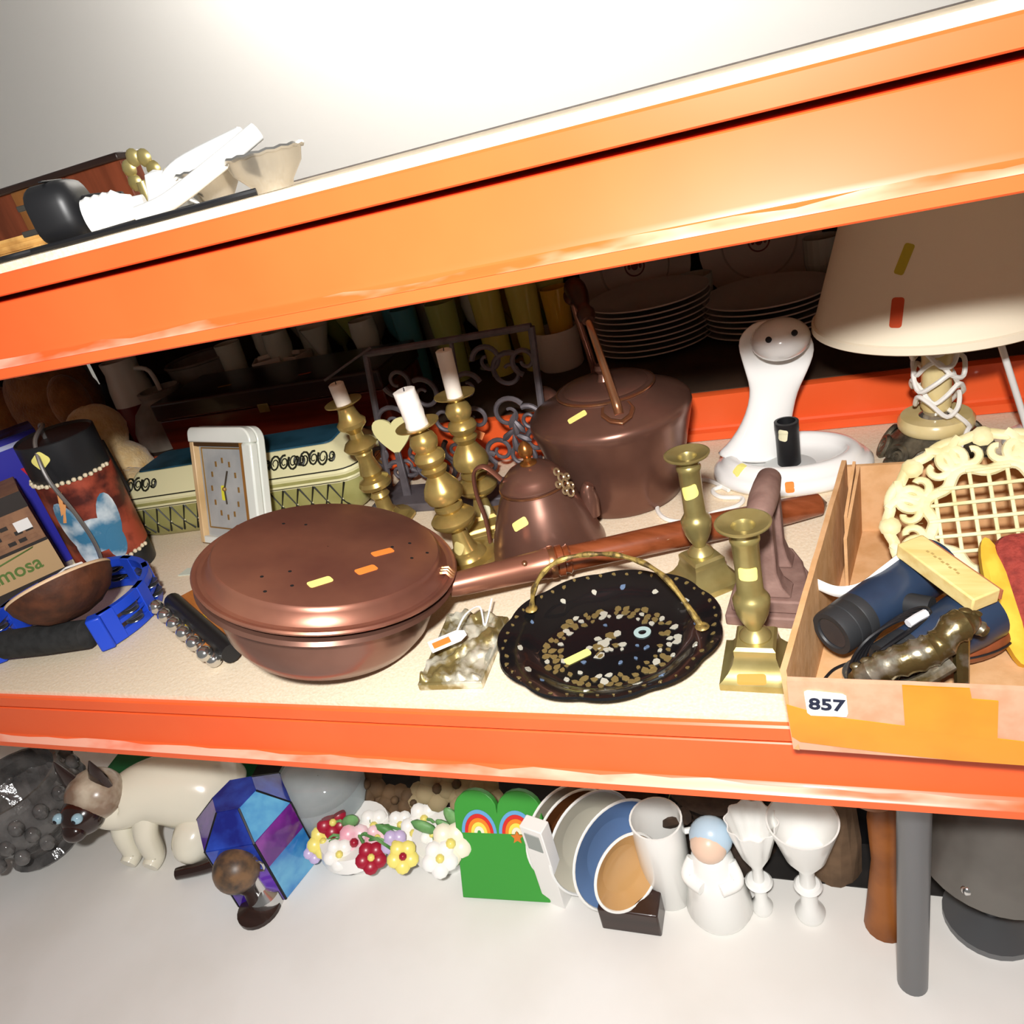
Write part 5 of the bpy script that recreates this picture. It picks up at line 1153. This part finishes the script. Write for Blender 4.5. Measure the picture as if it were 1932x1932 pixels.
for k in range(2): 
    hp = [(-.09 + .0 * k, 0, h * 1.3)]
# ---- siamese cat figurine
hc = fpos(168, 1512, .085)
CATC = mat('cream_glaze', 'ece6d2', .2, coat=.5); CATB = mat('seal_brown_glaze', '2a1712', .2, coat=.5); CATM = mat('brown_shaded_glaze', '8a725e', .25, col2='e0d6c0', nscale=18, coat=.4)
cat = thing('cat_figurine', 'glazed siamese cat figurine with dark face and blue eyes', 'figurine', (hc.x + .03, .135, ZF + .002)); CTO = Vector(cat.location)
hl_ = hc - CTO; fv = Vector((.10, -.98, .12)).normalized(); sd_ = Vector((0, 0, 1)).cross(fv).normalized(); up_ = fv.cross(sd_)
spine_ = [Vector((.085, .045, .040)), Vector((.070, .040, .070)), Vector((.040, .022, .092)), Vector((.010, .0, .105)), hl_ + Vector((.012, .022, -.032)), hl_ + Vector((.006, .014, -.010))]
rr5 = [.058, .064, .056, .046, .036, .032]; P5 = bez(spine_, 30); R5 = []
for i in range(len(P5)):
    u_ = i / (len(P5) - 1) * 5; k_ = min(4, int(u_)); R5.append(rr5[k_] + (rr5[k_ + 1] - rr5[k_]) * (u_ - k_))
R5[0] *= .75; MB().tube(P5, R5, 22).build('body', CATC, cat, angle=80, sub=1)
for s in (-.024, .020): MB().tube(bez([Vector((.0 + s, -.012, .095)), Vector((-.004 + s, -.034, .06)), Vector((-.006 + s, -.040, .018)), Vector((-.006 + s, -.056, .010))], 18), [.021 - .0005 * i for i in range(19)], 14).build('front_leg', CATC, cat)
MB().ball((.085, -.005, .036), .042, 20, 14, sx=.8, sy=1.2, sz=.9).build('haunch', CATC, cat); MB().tube(bez([(.13, .07, .03), (.155, .03, .012), (.13, -.03, .010), (.07, -.06, .010)], 20), [.014 - .0003 * i for i in range(21)], 12).build('tail', CATB, cat)
hd = MB().ball(hl_ + Vector((.004, .010, .003)), .041, 28, 20, sx=1.02, sy=.95, sz=.92).build('head', CATM, cat)
MB().ball(hl_ + fv * .014 + Vector((0, 0, -.008)), .033, 24, 18, sx=.95, sz=.9).build('face_mask', CATB, hd)
MB().ball(hl_ + fv * .040 + Vector((0, 0, -.018)), .0155, 18, 12, sx=1.15).build('muzzle', CATB, hd)
for s in (-1, 1):
    e = hl_ + fv * .0385 + sd_ * s * .0165 + up_ * .005; MB().ball(e, .0075, 14, 10).build('eye', mat('pale_blue_eye', '9cc0d0', .12, coat=.6), hd); MB().ball(e + fv * .0052, .0034, 10, 8).build('pupil', INK, hd)
    ea_ = hl_ + sd_ * s * .026 + Vector((.002, .010, .030)); MB().loft([[ea_ + sd_ * s * .004 * z_ / .03 + (sd_ * math.cos(a) * .018 + fv * math.sin(a) * .007) * w_ + Vector((0, 0, z_)) for a in [2 * PI * k / 12 for k in range(12)]] for w_, z_ in ((1, -.010), (.9, .006), (.55, .024), (.08, .040))]).build('ear', CATB, hd)
sticker(cat, kids(cat), 172, 1592, .018, .012, .1, mat('bright_yellow_label', 'e6e03a', .7), label='yellow price label')
# ---- green patterned box behind the cat
p = fpos(300, 1492, .185)
t = thing('green_box', 'green card box with white triangle print behind the cat', 'box', (p.x - .02, .235, ZF), .15)
GB = mat('green_card', '1f6a3c', .5); h = p.z - ZF
MB().box((0, 0, h / 2), (.26, .09, h)).build('box_body', GB, t, bevel=.001)
for k, x_ in enumerate((-.08, -.02, .05)): MB().add([(x_, -.0455, h - .012), (x_ + .035, -.0455, h - .012), (x_ + .018, -.0455, h - .045)], [(0, 1, 2)]).build('white_triangle', WHT, t, solid=.0006)
MB().box((.105, -.0455, h - .03), (.03, .001, .02)).build('orange_patch', ORG, t, smooth=False)
# ---- stained glass box
p = fpos(425, 1520, .12); h = p.z - ZF + .03
t = thing('stained_glass_box', 'blue and purple stained glass hexagonal box in front of the glass dome', 'box', (p.x + .034, .116, ZF), .3)
SG = [mat('violet_stained_glass', '3a1c8c', .12, col2='6a35b8', nscale=20, coat=.6), mat('cobalt_stained_glass', '16207c', .12, col2='2c50c0', nscale=20, coat=.6), mat('azure_stained_glass', '2a78c0', .12, col2='66b0d8', nscale=20, coat=.6), mat('magenta_stained_glass', '5a1a7a', .12, col2='8c34a0', nscale=20, coat=.6)]
RS = .068; LEAD = mat('lead_came', '23232a', .4, .6)
for k in range(6):
    a, a2 = 2 * PI * k / 6, 2 * PI * (k + 1) / 6; c0, c1 = Vector((math.cos(a), math.sin(a), 0)) * RS, Vector((math.cos(a2), math.sin(a2), 0)) * RS
    for j, (z0_, z1_) in enumerate(((0, h * .45), (h * .45, h * .78))):
        MB().add([c0 + Vector((0, 0, z0_)), c1 + Vector((0, 0, z0_)), c1 + Vector((0, 0, z1_)), c0 + Vector((0, 0, z1_))], [(0, 1, 2, 3)]).build('pane', SG[(k * 2 + j) % 4], t, smooth=False, solid=.003)
    ap_ = Vector((0, 0, h)); MB().add([c0 + Vector((0, 0, h * .78)), c1 + Vector((0, 0, h * .78)), c1 * .45 + Vector((0, 0, h)), c0 * .45 + Vector((0, 0, h))], [(0, 1, 2, 3)]).build('roof_pane', SG[(k + 1) % 4], t, smooth=False, solid=.003)
    MB().tube([c0, c0 + Vector((0, 0, h * .78)), c0 * .45 + Vector((0, 0, h))], .0022, 6).build('came', LEAD, t)
MB().loft([[Vector((math.cos(2 * PI * k / 6), math.sin(2 * PI * k / 6), 0)) * RS * .46 + Vector((0, 0, z_)) for k in range(6)] for z_ in (h - .002, h + .002)]).build('cap', SG[1], t, smooth=False)
# ---- glass dome with white filling
p = fpos(560, 1505, .15)
t = thing('glass_dome', 'clear glass dome ornament half filled with white, beside the stained glass box', 'ornament', (p.x, .20, ZF))
h = p.z - ZF
MB().lathe([(.0005, 0), (.05, 0), (.05, .03), (.045, .035), (.0005, .035)], 32, cap=False).build('plinth', MAHOGT, t)
MB().lathe([(.058, .03), (.060, h * .5), (.060, h * .74), (.0005, h * .76)], 36, cap=False).build('white_filling', mat('frosted_white', 'eef1f2', .7, col2='dfe4e6', nscale=30), t)
MB().lathe([(.0625, .034), (.0640, h * .6), (.0640, h * .85), (.056, h * 1.02), (.036, h * 1.12), (.0005, h * 1.15)], 36, cap=False).build('dome', mat('dome_glass', 'dfe8ea', .03, trans=.95), t)
p = fpos(472, 1548, .105); t = thing('silver_trophy', 'tiny silver trophy cup in front of the stained glass box', 'trophy', (p.x + .01, .062, ZF)); h = .095
MB().lathe([(.0005, 0), (.022, 0), (.022, .02), (.008, .03), (.005, h * .6), (.006, h - .04), (.016, h - .022), (.018, h), (.016, h), (.012, h - .02), (.0005, h - .03)], 24, cap=False).build('cup', BELL, t)
for s in (-1, 1): MB().tube(bez([(s * .016, 0, h - .006), (s * .027, 0, h - .010), (s * .024, 0, h - .024), (s * .013, 0, h - .026)], 12), .0016, 6).build('handle', BELL, t)
p = fpos(500, 1592, .09); t = thing('stone_ball', 'brown speckled stone ball on a stand at the lower shelf front', 'ornament', (p.x - .02, .05, ZF)); h = max(.075, p.z - ZF + .01)
MB().ball((0, 0, h - .012), .030, 24, 16).build('ball', mat('speckled_stone', '7a5c40', .4, col2='3a3430', nscale=50), t); MB().lathe([(.0005, 0), (.03, 0), (.03, .006), (.010, .014), (.008, h - .055), (.016, h - .038), (.0005, h - .038)], 24, cap=False).build('stand', MAHOGT, t)
# ---- porcelain flowers
def posy(name, lab, px, Y, spec, potm, potr, ztop):
    c = fpos(px, 1590, Y); t = thing(name, lab, 'flowers', (c.x, Y, ZF)); O = Vector(t.location)
    hpot = max(.03, ztop - ZF - .05)
    MB().lathe([(.0005, 0), (potr * .6, 0), (potr * .65, .01), (potr, hpot * .6), (potr * .9, hpot), (potr * .8, hpot), (.0005, hpot * .9)], 28, cap=False).build('pot', potm, t)
    for (fx_, fy_, Yf, r_, m_, cm_) in spec:
        Yf = Yf + (.08 if Yf < .15 else -.03); r_ *= 1.12; f_ = at_y(fx_, fy_, Yf) - O; f_.z = max(f_.z, .02); vdir = (CAM - (f_ + O)).normalized(); Q_ = Vector((0, 0, 1)).rotation_difference(vdir).to_matrix().to_4x4()
        b = MB().at(Matrix.Translation(f_) @ Q_)
        for k in range(5): a = 2 * PI * k / 5; b.ball((r_ * .55 * math.cos(a), r_ * .55 * math.sin(a), 0), r_ * .5, 10, 6, sz=.45)
        fo_ = b.build('flower', m_, t); MB().at(Matrix.Translation(f_) @ Q_).ball((0, 0, r_ * .2), r_ * .26, 8, 6).build('flower_centre', cm_, fo_)
        root = Vector((random.uniform(-.4, .4) * potr, random.uniform(-.3, .3) * potr, hpot * .92)); MB().tube([root, root.lerp(f_, .6) + Vector((0, 0, .01)), f_ - vdir * .004], .0022, 6).build('stem', LEAFG, t)
    return t
LEAFG = mat('leaf_green', '4f8a48', .5, col2='86b878', nscale=30); CW_ = mat('white_porcelain', 'f4f4f0', .25, coat=.4); CRED = mat('crimson_porcelain', 'a31a34', .3); CYEL = mat('lemon_porcelain', 'f0e27a', .3); CPNK = mat('pink_porcelain', 'eaa8b8', .3, col2='f6dde2', nscale=40); CLIL = mat('lilac_porcelain', 'c4b4dc', .3)
t = posy('porcelain_posy', 'porcelain posy of red, yellow, pink and white flowers', 680, .15, [(628, 1552, .07, .019, CRED, CYEL), (610, 1588, .05, .019, CYEL, CYEL), (668, 1590, .05, .022, CPNK, CRED), (705, 1558, .08, .020, CW_, CYEL), (755, 1556, .09, .017, CW_, CYEL), (712, 1580, .06, .015, CPNK, CYEL), (745, 1592, .05, .016, CLIL, CYEL), (650, 1562, .09, .015, mat('cream_porcelain', 'efe6c0', .3), CYEL), (780, 1572, .08, .019, CW_, CYEL), (595, 1606, .04, .014, CLIL, CYEL), (640, 1612, .03, .018, CW_, CYEL), (700, 1618, .03, .018, CRED, CYEL), (760, 1616, .03, .018, CYEL, CRED)], CW_, .055, -.33)
for (lx, ly) in ((640, 1600), (690, 1604), (730, 1570), (765, 1590), (620, 1570), (800, 1560), (660, 1550)):
    c = at_y(lx, ly, .15) - Vector(t.location); MB().ball(c, .016, 8, 6, sx=1.2, sy=.4, sz=.6, M=rotm('Y', random.uniform(-60, 60)).to_3x3()).build('leaf', LEAFG, t)
t = posy('porcelain_posy', 'porcelain posy of white flowers with broad green leaves', 840, .16, [(800, 1545, .10, .020, CW_, CYEL), (890, 1552, .10, .022, CW_, CYEL), (850, 1592, .05, .024, mat('ivory_porcelain', 'f2ecd6', .3), CYEL), (815, 1575, .07, .014, CW_, CYEL), (830, 1620, .03, .02, CW_, CYEL)], CW_, .045, -.33)
for (lx, ly, s_) in ((858, 1548, 1), (875, 1565, 1), (845, 1562, .8), (880, 1590, .9), (805, 1600, .8)):
    c = at_y(lx, ly, .16) - Vector(t.location); MB().ball(c, .022 * s_, 10, 8, sx=.5, sy=.3, sz=1.1, M=rotm('Y', random.uniform(-50, 50)).to_3x3()).build('leaf', LEAFG, t)
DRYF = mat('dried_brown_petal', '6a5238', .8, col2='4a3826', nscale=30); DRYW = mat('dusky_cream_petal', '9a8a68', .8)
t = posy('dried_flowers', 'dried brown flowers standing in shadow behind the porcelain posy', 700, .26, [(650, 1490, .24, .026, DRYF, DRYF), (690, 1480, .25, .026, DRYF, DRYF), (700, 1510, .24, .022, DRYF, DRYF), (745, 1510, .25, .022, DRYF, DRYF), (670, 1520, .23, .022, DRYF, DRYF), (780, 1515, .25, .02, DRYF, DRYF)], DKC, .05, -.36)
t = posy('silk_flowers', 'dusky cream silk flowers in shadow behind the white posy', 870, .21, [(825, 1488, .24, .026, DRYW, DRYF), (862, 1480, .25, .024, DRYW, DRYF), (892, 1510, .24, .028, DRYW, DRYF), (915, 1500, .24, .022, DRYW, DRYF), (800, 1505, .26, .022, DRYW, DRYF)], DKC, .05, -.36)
# ---- rainbow tin
p = fpos(940, 1562, .145)
t = thing('rainbow_plaque', 'green heart-topped plaque with rainbow arcs and an orange star', 'plaque', (p.x, .115, ZF), rot=(math.radians(62), 0, math.radians(4))); h = (p.z - ZF) / math.sin(math.radians(62))
w_ = .058
outl_ = [(-w_, 0), (w_, 0)] + [(w_ * .5 + w_ * .5 * math.cos(a), h + .010 + .026 * math.sin(a)) for a in [PI * k / 10 for k in range(11)]] + [(-w_ * .5 + w_ * .5 * math.cos(a), h + .010 + .026 * math.sin(a)) for a in [PI * k / 10 for k in range(11)]]
MB().prism(outl_, 0, .010).build('board', mat('grass_green_paint', '3f9a3c', .4), t, bevel=.001)
RB = [mat('rainbow_red', 'd8322e', .4), mat('rainbow_orange', 'f08a2c', .4), mat('rainbow_yellow', 'f6e05a', .4), mat('rainbow_cream', 'f4ecd0', .4), mat('rainbow_blue', '6aa8d8', .4)]
for s, cx_ in ((-1, -.026), (1, .024)):
    for k, m_ in enumerate((RB[4], RB[0], RB[1], RB[2], RB[3])):
        r_ = .0235 - .0042 * k; b = MB()
        ring_ = [[(cx_ + (r_ + d_) * math.cos(a), h - .018 + (r_ + d_) * math.sin(a) * 1.25, z_) for d_, z_ in ((0, .0098), (0, .0108), (-.0040, .0108), (-.0040, .0098))] for a in [PI * j / 18 for j in range(19)]]
        b.loft(ring_).build('rainbow_arc', m_, t, smooth=False)
st_ = [( .024 + (.0085 if k % 2 == 0 else .004) * math.sin(2 * PI * k / 10), h - .022 + (.0085 if k % 2 == 0 else .004) * math.cos(2 * PI * k / 10)) for k in range(10)]
MB().prism(st_, .0100, .0115).build('orange_star', mat('star_orange', 'd8792c', .5), t, smooth=False)
p = fpos(1008, 1572, .115); t = thing('playing_card_box', 'small white card box with grey panel beside the rainbow plaque', 'box', (p.x, .12, ZF), -.25); h = p.z - ZF + .01
MB().box((0, 0, h / 2), (.030, .018, h)).build('box_body', WHT, t, bevel=.001); MB().box((0, -.0095, h - .022), (.020, .001, .026)).build('grey_panel', mat('grey_panel_print', '9aa09c', .5), t, smooth=False)
# ---- plates standing on edge
PM = [(mat('brown_glaze_plate', '7a4a28', .3, coat=.3), 'brown glazed'), (mat('cream_glaze_plate', 'd9d2bc', .3, coat=.3), 'cream glazed'), (mat('steel_blue_plate', '6f8fc0', .3, coat=.3), 'steel blue'), (mat('sand_plate', 'c79a62', .3, coat=.3), 'small sandy brown')]
for k, (px, py, m_, r_, Y) in enumerate(((1062, 1550, 1, .060, .175), (1078, 1552, 0, .060, .168), (1105, 1550, 1, .064, .160), (1150, 1556, 2, .066, .145), (1165, 1592, 3, .045, .115))):
    p = fpos(px, py, Y); mm, nm_ = PM[m_]
    lab = f'{nm_} plate standing on edge under the beam' + (', nearest the plaque' if k == 0 else ', beside the blue one' if k == 2 else '')
    hgt = p.z - ZF
    t = thing('edge_plate', lab, 'plate', (p.x, Y, ZF), group='plates standing on edge')
    Mx = Matrix.Translation((0, 0, max(hgt - r_, r_) + .0)) @ rotm('Z', 52) @ rotm('X', 78)
    plate_mesh(r_, 'plate_body', t, mm, Mx @ T(0, 0, -.006))
    MB().at(Mx @ T(0, 0, -.006)).tube([(r_ * math.cos(2 * PI * j / 48), r_ * math.sin(2 * PI * j / 48), .0122) for j in range(48)], .0018, 6, closed=True).build('white_rim', CW_, t)
    if hgt - r_ > r_: MB().box((0, .0, (hgt - 2 * r_) / 2 + .002), (.07, .05, hgt - 2 * r_ + .004)).build('wooden_stand', MAHOGT, t, bevel=.002)
# ---- whites at the right
p = fpos(1232, 1572, .13); mug('white_mug', 'plain white mug standing under the beam right of the plates', (p.x, .15, ZF), .030, p.z - ZF, CW_, .2)
p = fpos(1310, 1570, .135); t = thing('white_figurine', 'white china figurine with blue hood under the beam', 'figurine', (p.x + .014, .135, ZF)); h = p.z - ZF
MB().lathe([(.0005, 0), (.034, 0), (.038, .01), (.030, h * .4), (.022, h * .72), (.014, h * .8), (.0005, h * .8)], 28, cap=False).build('robe', CW_, t)
MB().ball((0, -.004, h * .9), .020, 20, 14).build('head', mat('flesh_china', 'e8c8b0', .35), t); MB().ball((.002, .004, h * .92), .0235, 20, 14, sy=.9).build('hood', mat('pale_blue_china', 'b8cfe0', .3), t)
for s in (-1, 1): MB().tube(bez([(s * .020, -.004, h * .70), (s * .027, -.016, h * .58), (s * .010, -.028, h * .56)], 12), .007, 10).build('sleeve', CW_, t)
for k, (px, r_, lab) in enumerate(((1415, .027, 'white frilled china bowl in the lower right'), (1515, .036, 'wide white china bowl in the lower right'))):
    p = fpos(px, 1594, .11); h = p.z - ZF; t = thing('china_bowl', lab, 'bowl', (p.x, .14, ZF))
    rim_ = [[((r_ * s * (1 + (.06 * math.cos(10 * a) if k == 0 and z_ > h * .9 else 0))) * math.cos(a), (r_ * s * (1 + (.06 * math.cos(10 * a) if k == 0 and z_ > h * .9 else 0))) * math.sin(a), z_) for a in [2 * PI * j / 60 for j in range(60)]] for s, z_ in ((.4, 0), (.45, .008), (.25, .02), (.22, h * .5), (.6, h * .66), (.95, h * .95), (1, h), (.95, h), (.55, h * .7), (.02, h * .68))]
    MB().loft(rim_).build('bowl', CW_, t, angle=60)
    MB().lathe([(.0005, h * .30), (.0125 * 1.0, h * .31), (.0150, h * .33), (.0125, h * .35), (.0005, h * .36)], 24, cap=False).build('stem_ring', CW_, t)
# ---- dark goods at the back right
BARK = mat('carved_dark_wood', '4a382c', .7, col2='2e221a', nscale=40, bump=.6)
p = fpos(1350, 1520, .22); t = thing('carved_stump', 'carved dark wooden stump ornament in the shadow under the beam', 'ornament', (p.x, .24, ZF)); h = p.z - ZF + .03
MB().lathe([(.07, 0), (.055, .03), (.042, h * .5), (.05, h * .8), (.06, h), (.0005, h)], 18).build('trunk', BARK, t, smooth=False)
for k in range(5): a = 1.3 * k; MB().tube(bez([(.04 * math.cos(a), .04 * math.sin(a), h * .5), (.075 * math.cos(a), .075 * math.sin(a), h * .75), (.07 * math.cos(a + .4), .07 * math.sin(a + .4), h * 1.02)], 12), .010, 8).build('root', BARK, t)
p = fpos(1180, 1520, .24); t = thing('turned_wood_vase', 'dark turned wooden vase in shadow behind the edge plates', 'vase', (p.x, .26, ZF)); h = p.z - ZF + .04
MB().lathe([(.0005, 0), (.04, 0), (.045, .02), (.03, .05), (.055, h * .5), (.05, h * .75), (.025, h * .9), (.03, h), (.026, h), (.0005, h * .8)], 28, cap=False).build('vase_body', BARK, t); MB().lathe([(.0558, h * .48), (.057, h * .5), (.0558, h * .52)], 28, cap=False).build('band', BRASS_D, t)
p = fpos(1555, 1535, .16); t = thing('black_carton', 'black carton with faint grey lettering under the beam', 'carton', (p.x, .27, ZF), .06); h = p.z - ZF + .03
MB().box((0, 0, h / 2), (.11, .07, h)).build('carton_body', mat('black_card', '121214', .5), t, bevel=.001)
text_part('PREMIUM', .017, 'carton_lettering', mat('dark_grey_print', '3c3c40', .5), t, T(0, -.0354, h - .018) @ rotm('X', 90), .0002, .0002)
p = fpos(1520, 1580, .09); t = thing('brown_paper_bag', 'crumpled brown paper bag in front of the black carton', 'bag', (p.x + .02, .20, ZF)); h = p.z - ZF
MB().loft([[((.030 * s + random.uniform(-.004, .004)) * math.cos(a), (.022 * s + random.uniform(-.004, .004)) * math.sin(a), z_) for a in [2 * PI * j / 16 for j in range(16)]] for s, z_ in ((1, 0), (1.05, h * .3), (.95, h * .6), (.8, h * .85), (.9, h * 1.05))]).build('bag_body', mat('brown_bag_paper', '7a6048', .85, col2='5f4a36', nscale=30), t, smooth=False)
MB().tube([(.024 * math.cos(2 * PI * j / 16), .018 * math.sin(2 * PI * j / 16), h * .86) for j in range(16)], .002, 6, closed=True).build('string', BARK, t)
p = fpos(1672, 1520, .12); t = thing('wooden_fox', 'small carved orange-brown wooden animal right of the black carton', 'figurine', (p.x, .14, ZF)); h = p.z - ZF
FOX = mat('orange_brown_wood', '9c5a20', .5, col2='7c4416', nscale=20)
MB().lathe([(.0005, 0), (.022, 0), (.020, .02), (.013, h * .5), (.016, h * .8), (.010, h * .92), (.0005, h * .92)], 18, cap=False).build('body', FOX, t); MB().ball((-.010, -.008, h), .016, 16, 12, sx=1.4).build('head', FOX, t)
for s in (-1, 1): MB().lathe([(.006, 0), (.0005, .018)], 8).build('ear', FOX, t).location = (-.006 + s * .007, -.004, h + .010)
p = fpos(1728, 1530, .07); t = thing('steel_pipe', 'upright grey steel tube with end cap under the box shadow', 'tube', (p.x, .08, ZF)); h = p.z - ZF + .05
STEEL = mat('grey_steel', '77787a', .35, .6)
MB().lathe([(.0005, 0), (.014, 0), (.014, h), (.012, h), (.0005, h - .01)], 24, cap=False).build('tube', STEEL, t); MB().lathe([(.0145, h - .02), (.0155, h - .018), (.0155, h - .004), (.0145, h - .002)], 24, cap=False).build('collar', STEEL, t)
p = fpos(1885, 1560, .12); t = thing('grey_metal_lamp', 'grey metal cone lampshade at the lower right corner', 'lamp', (p.x + .01, .16, ZF)); h = p.z - ZF + .04
MB().lathe([(.0005, 0), (.045, 0), (.045, .008), (.008, .014), (.006, h * .45), (.0005, h * .45)], 28, cap=False).build('stand', STEEL, t)
MB().lathe([(.068, h * .45), (.070, h * .45), (.030, h), (.020, h + .01), (.0005, h + .01)], 36, cap=False).build('shade', mat('grey_enamel', '6a6660', .4, col2='57534e', nscale=12), t); MB().ball((-.035, -.052, h * .5), .006, 10, 8).build('screw', BELL, t)
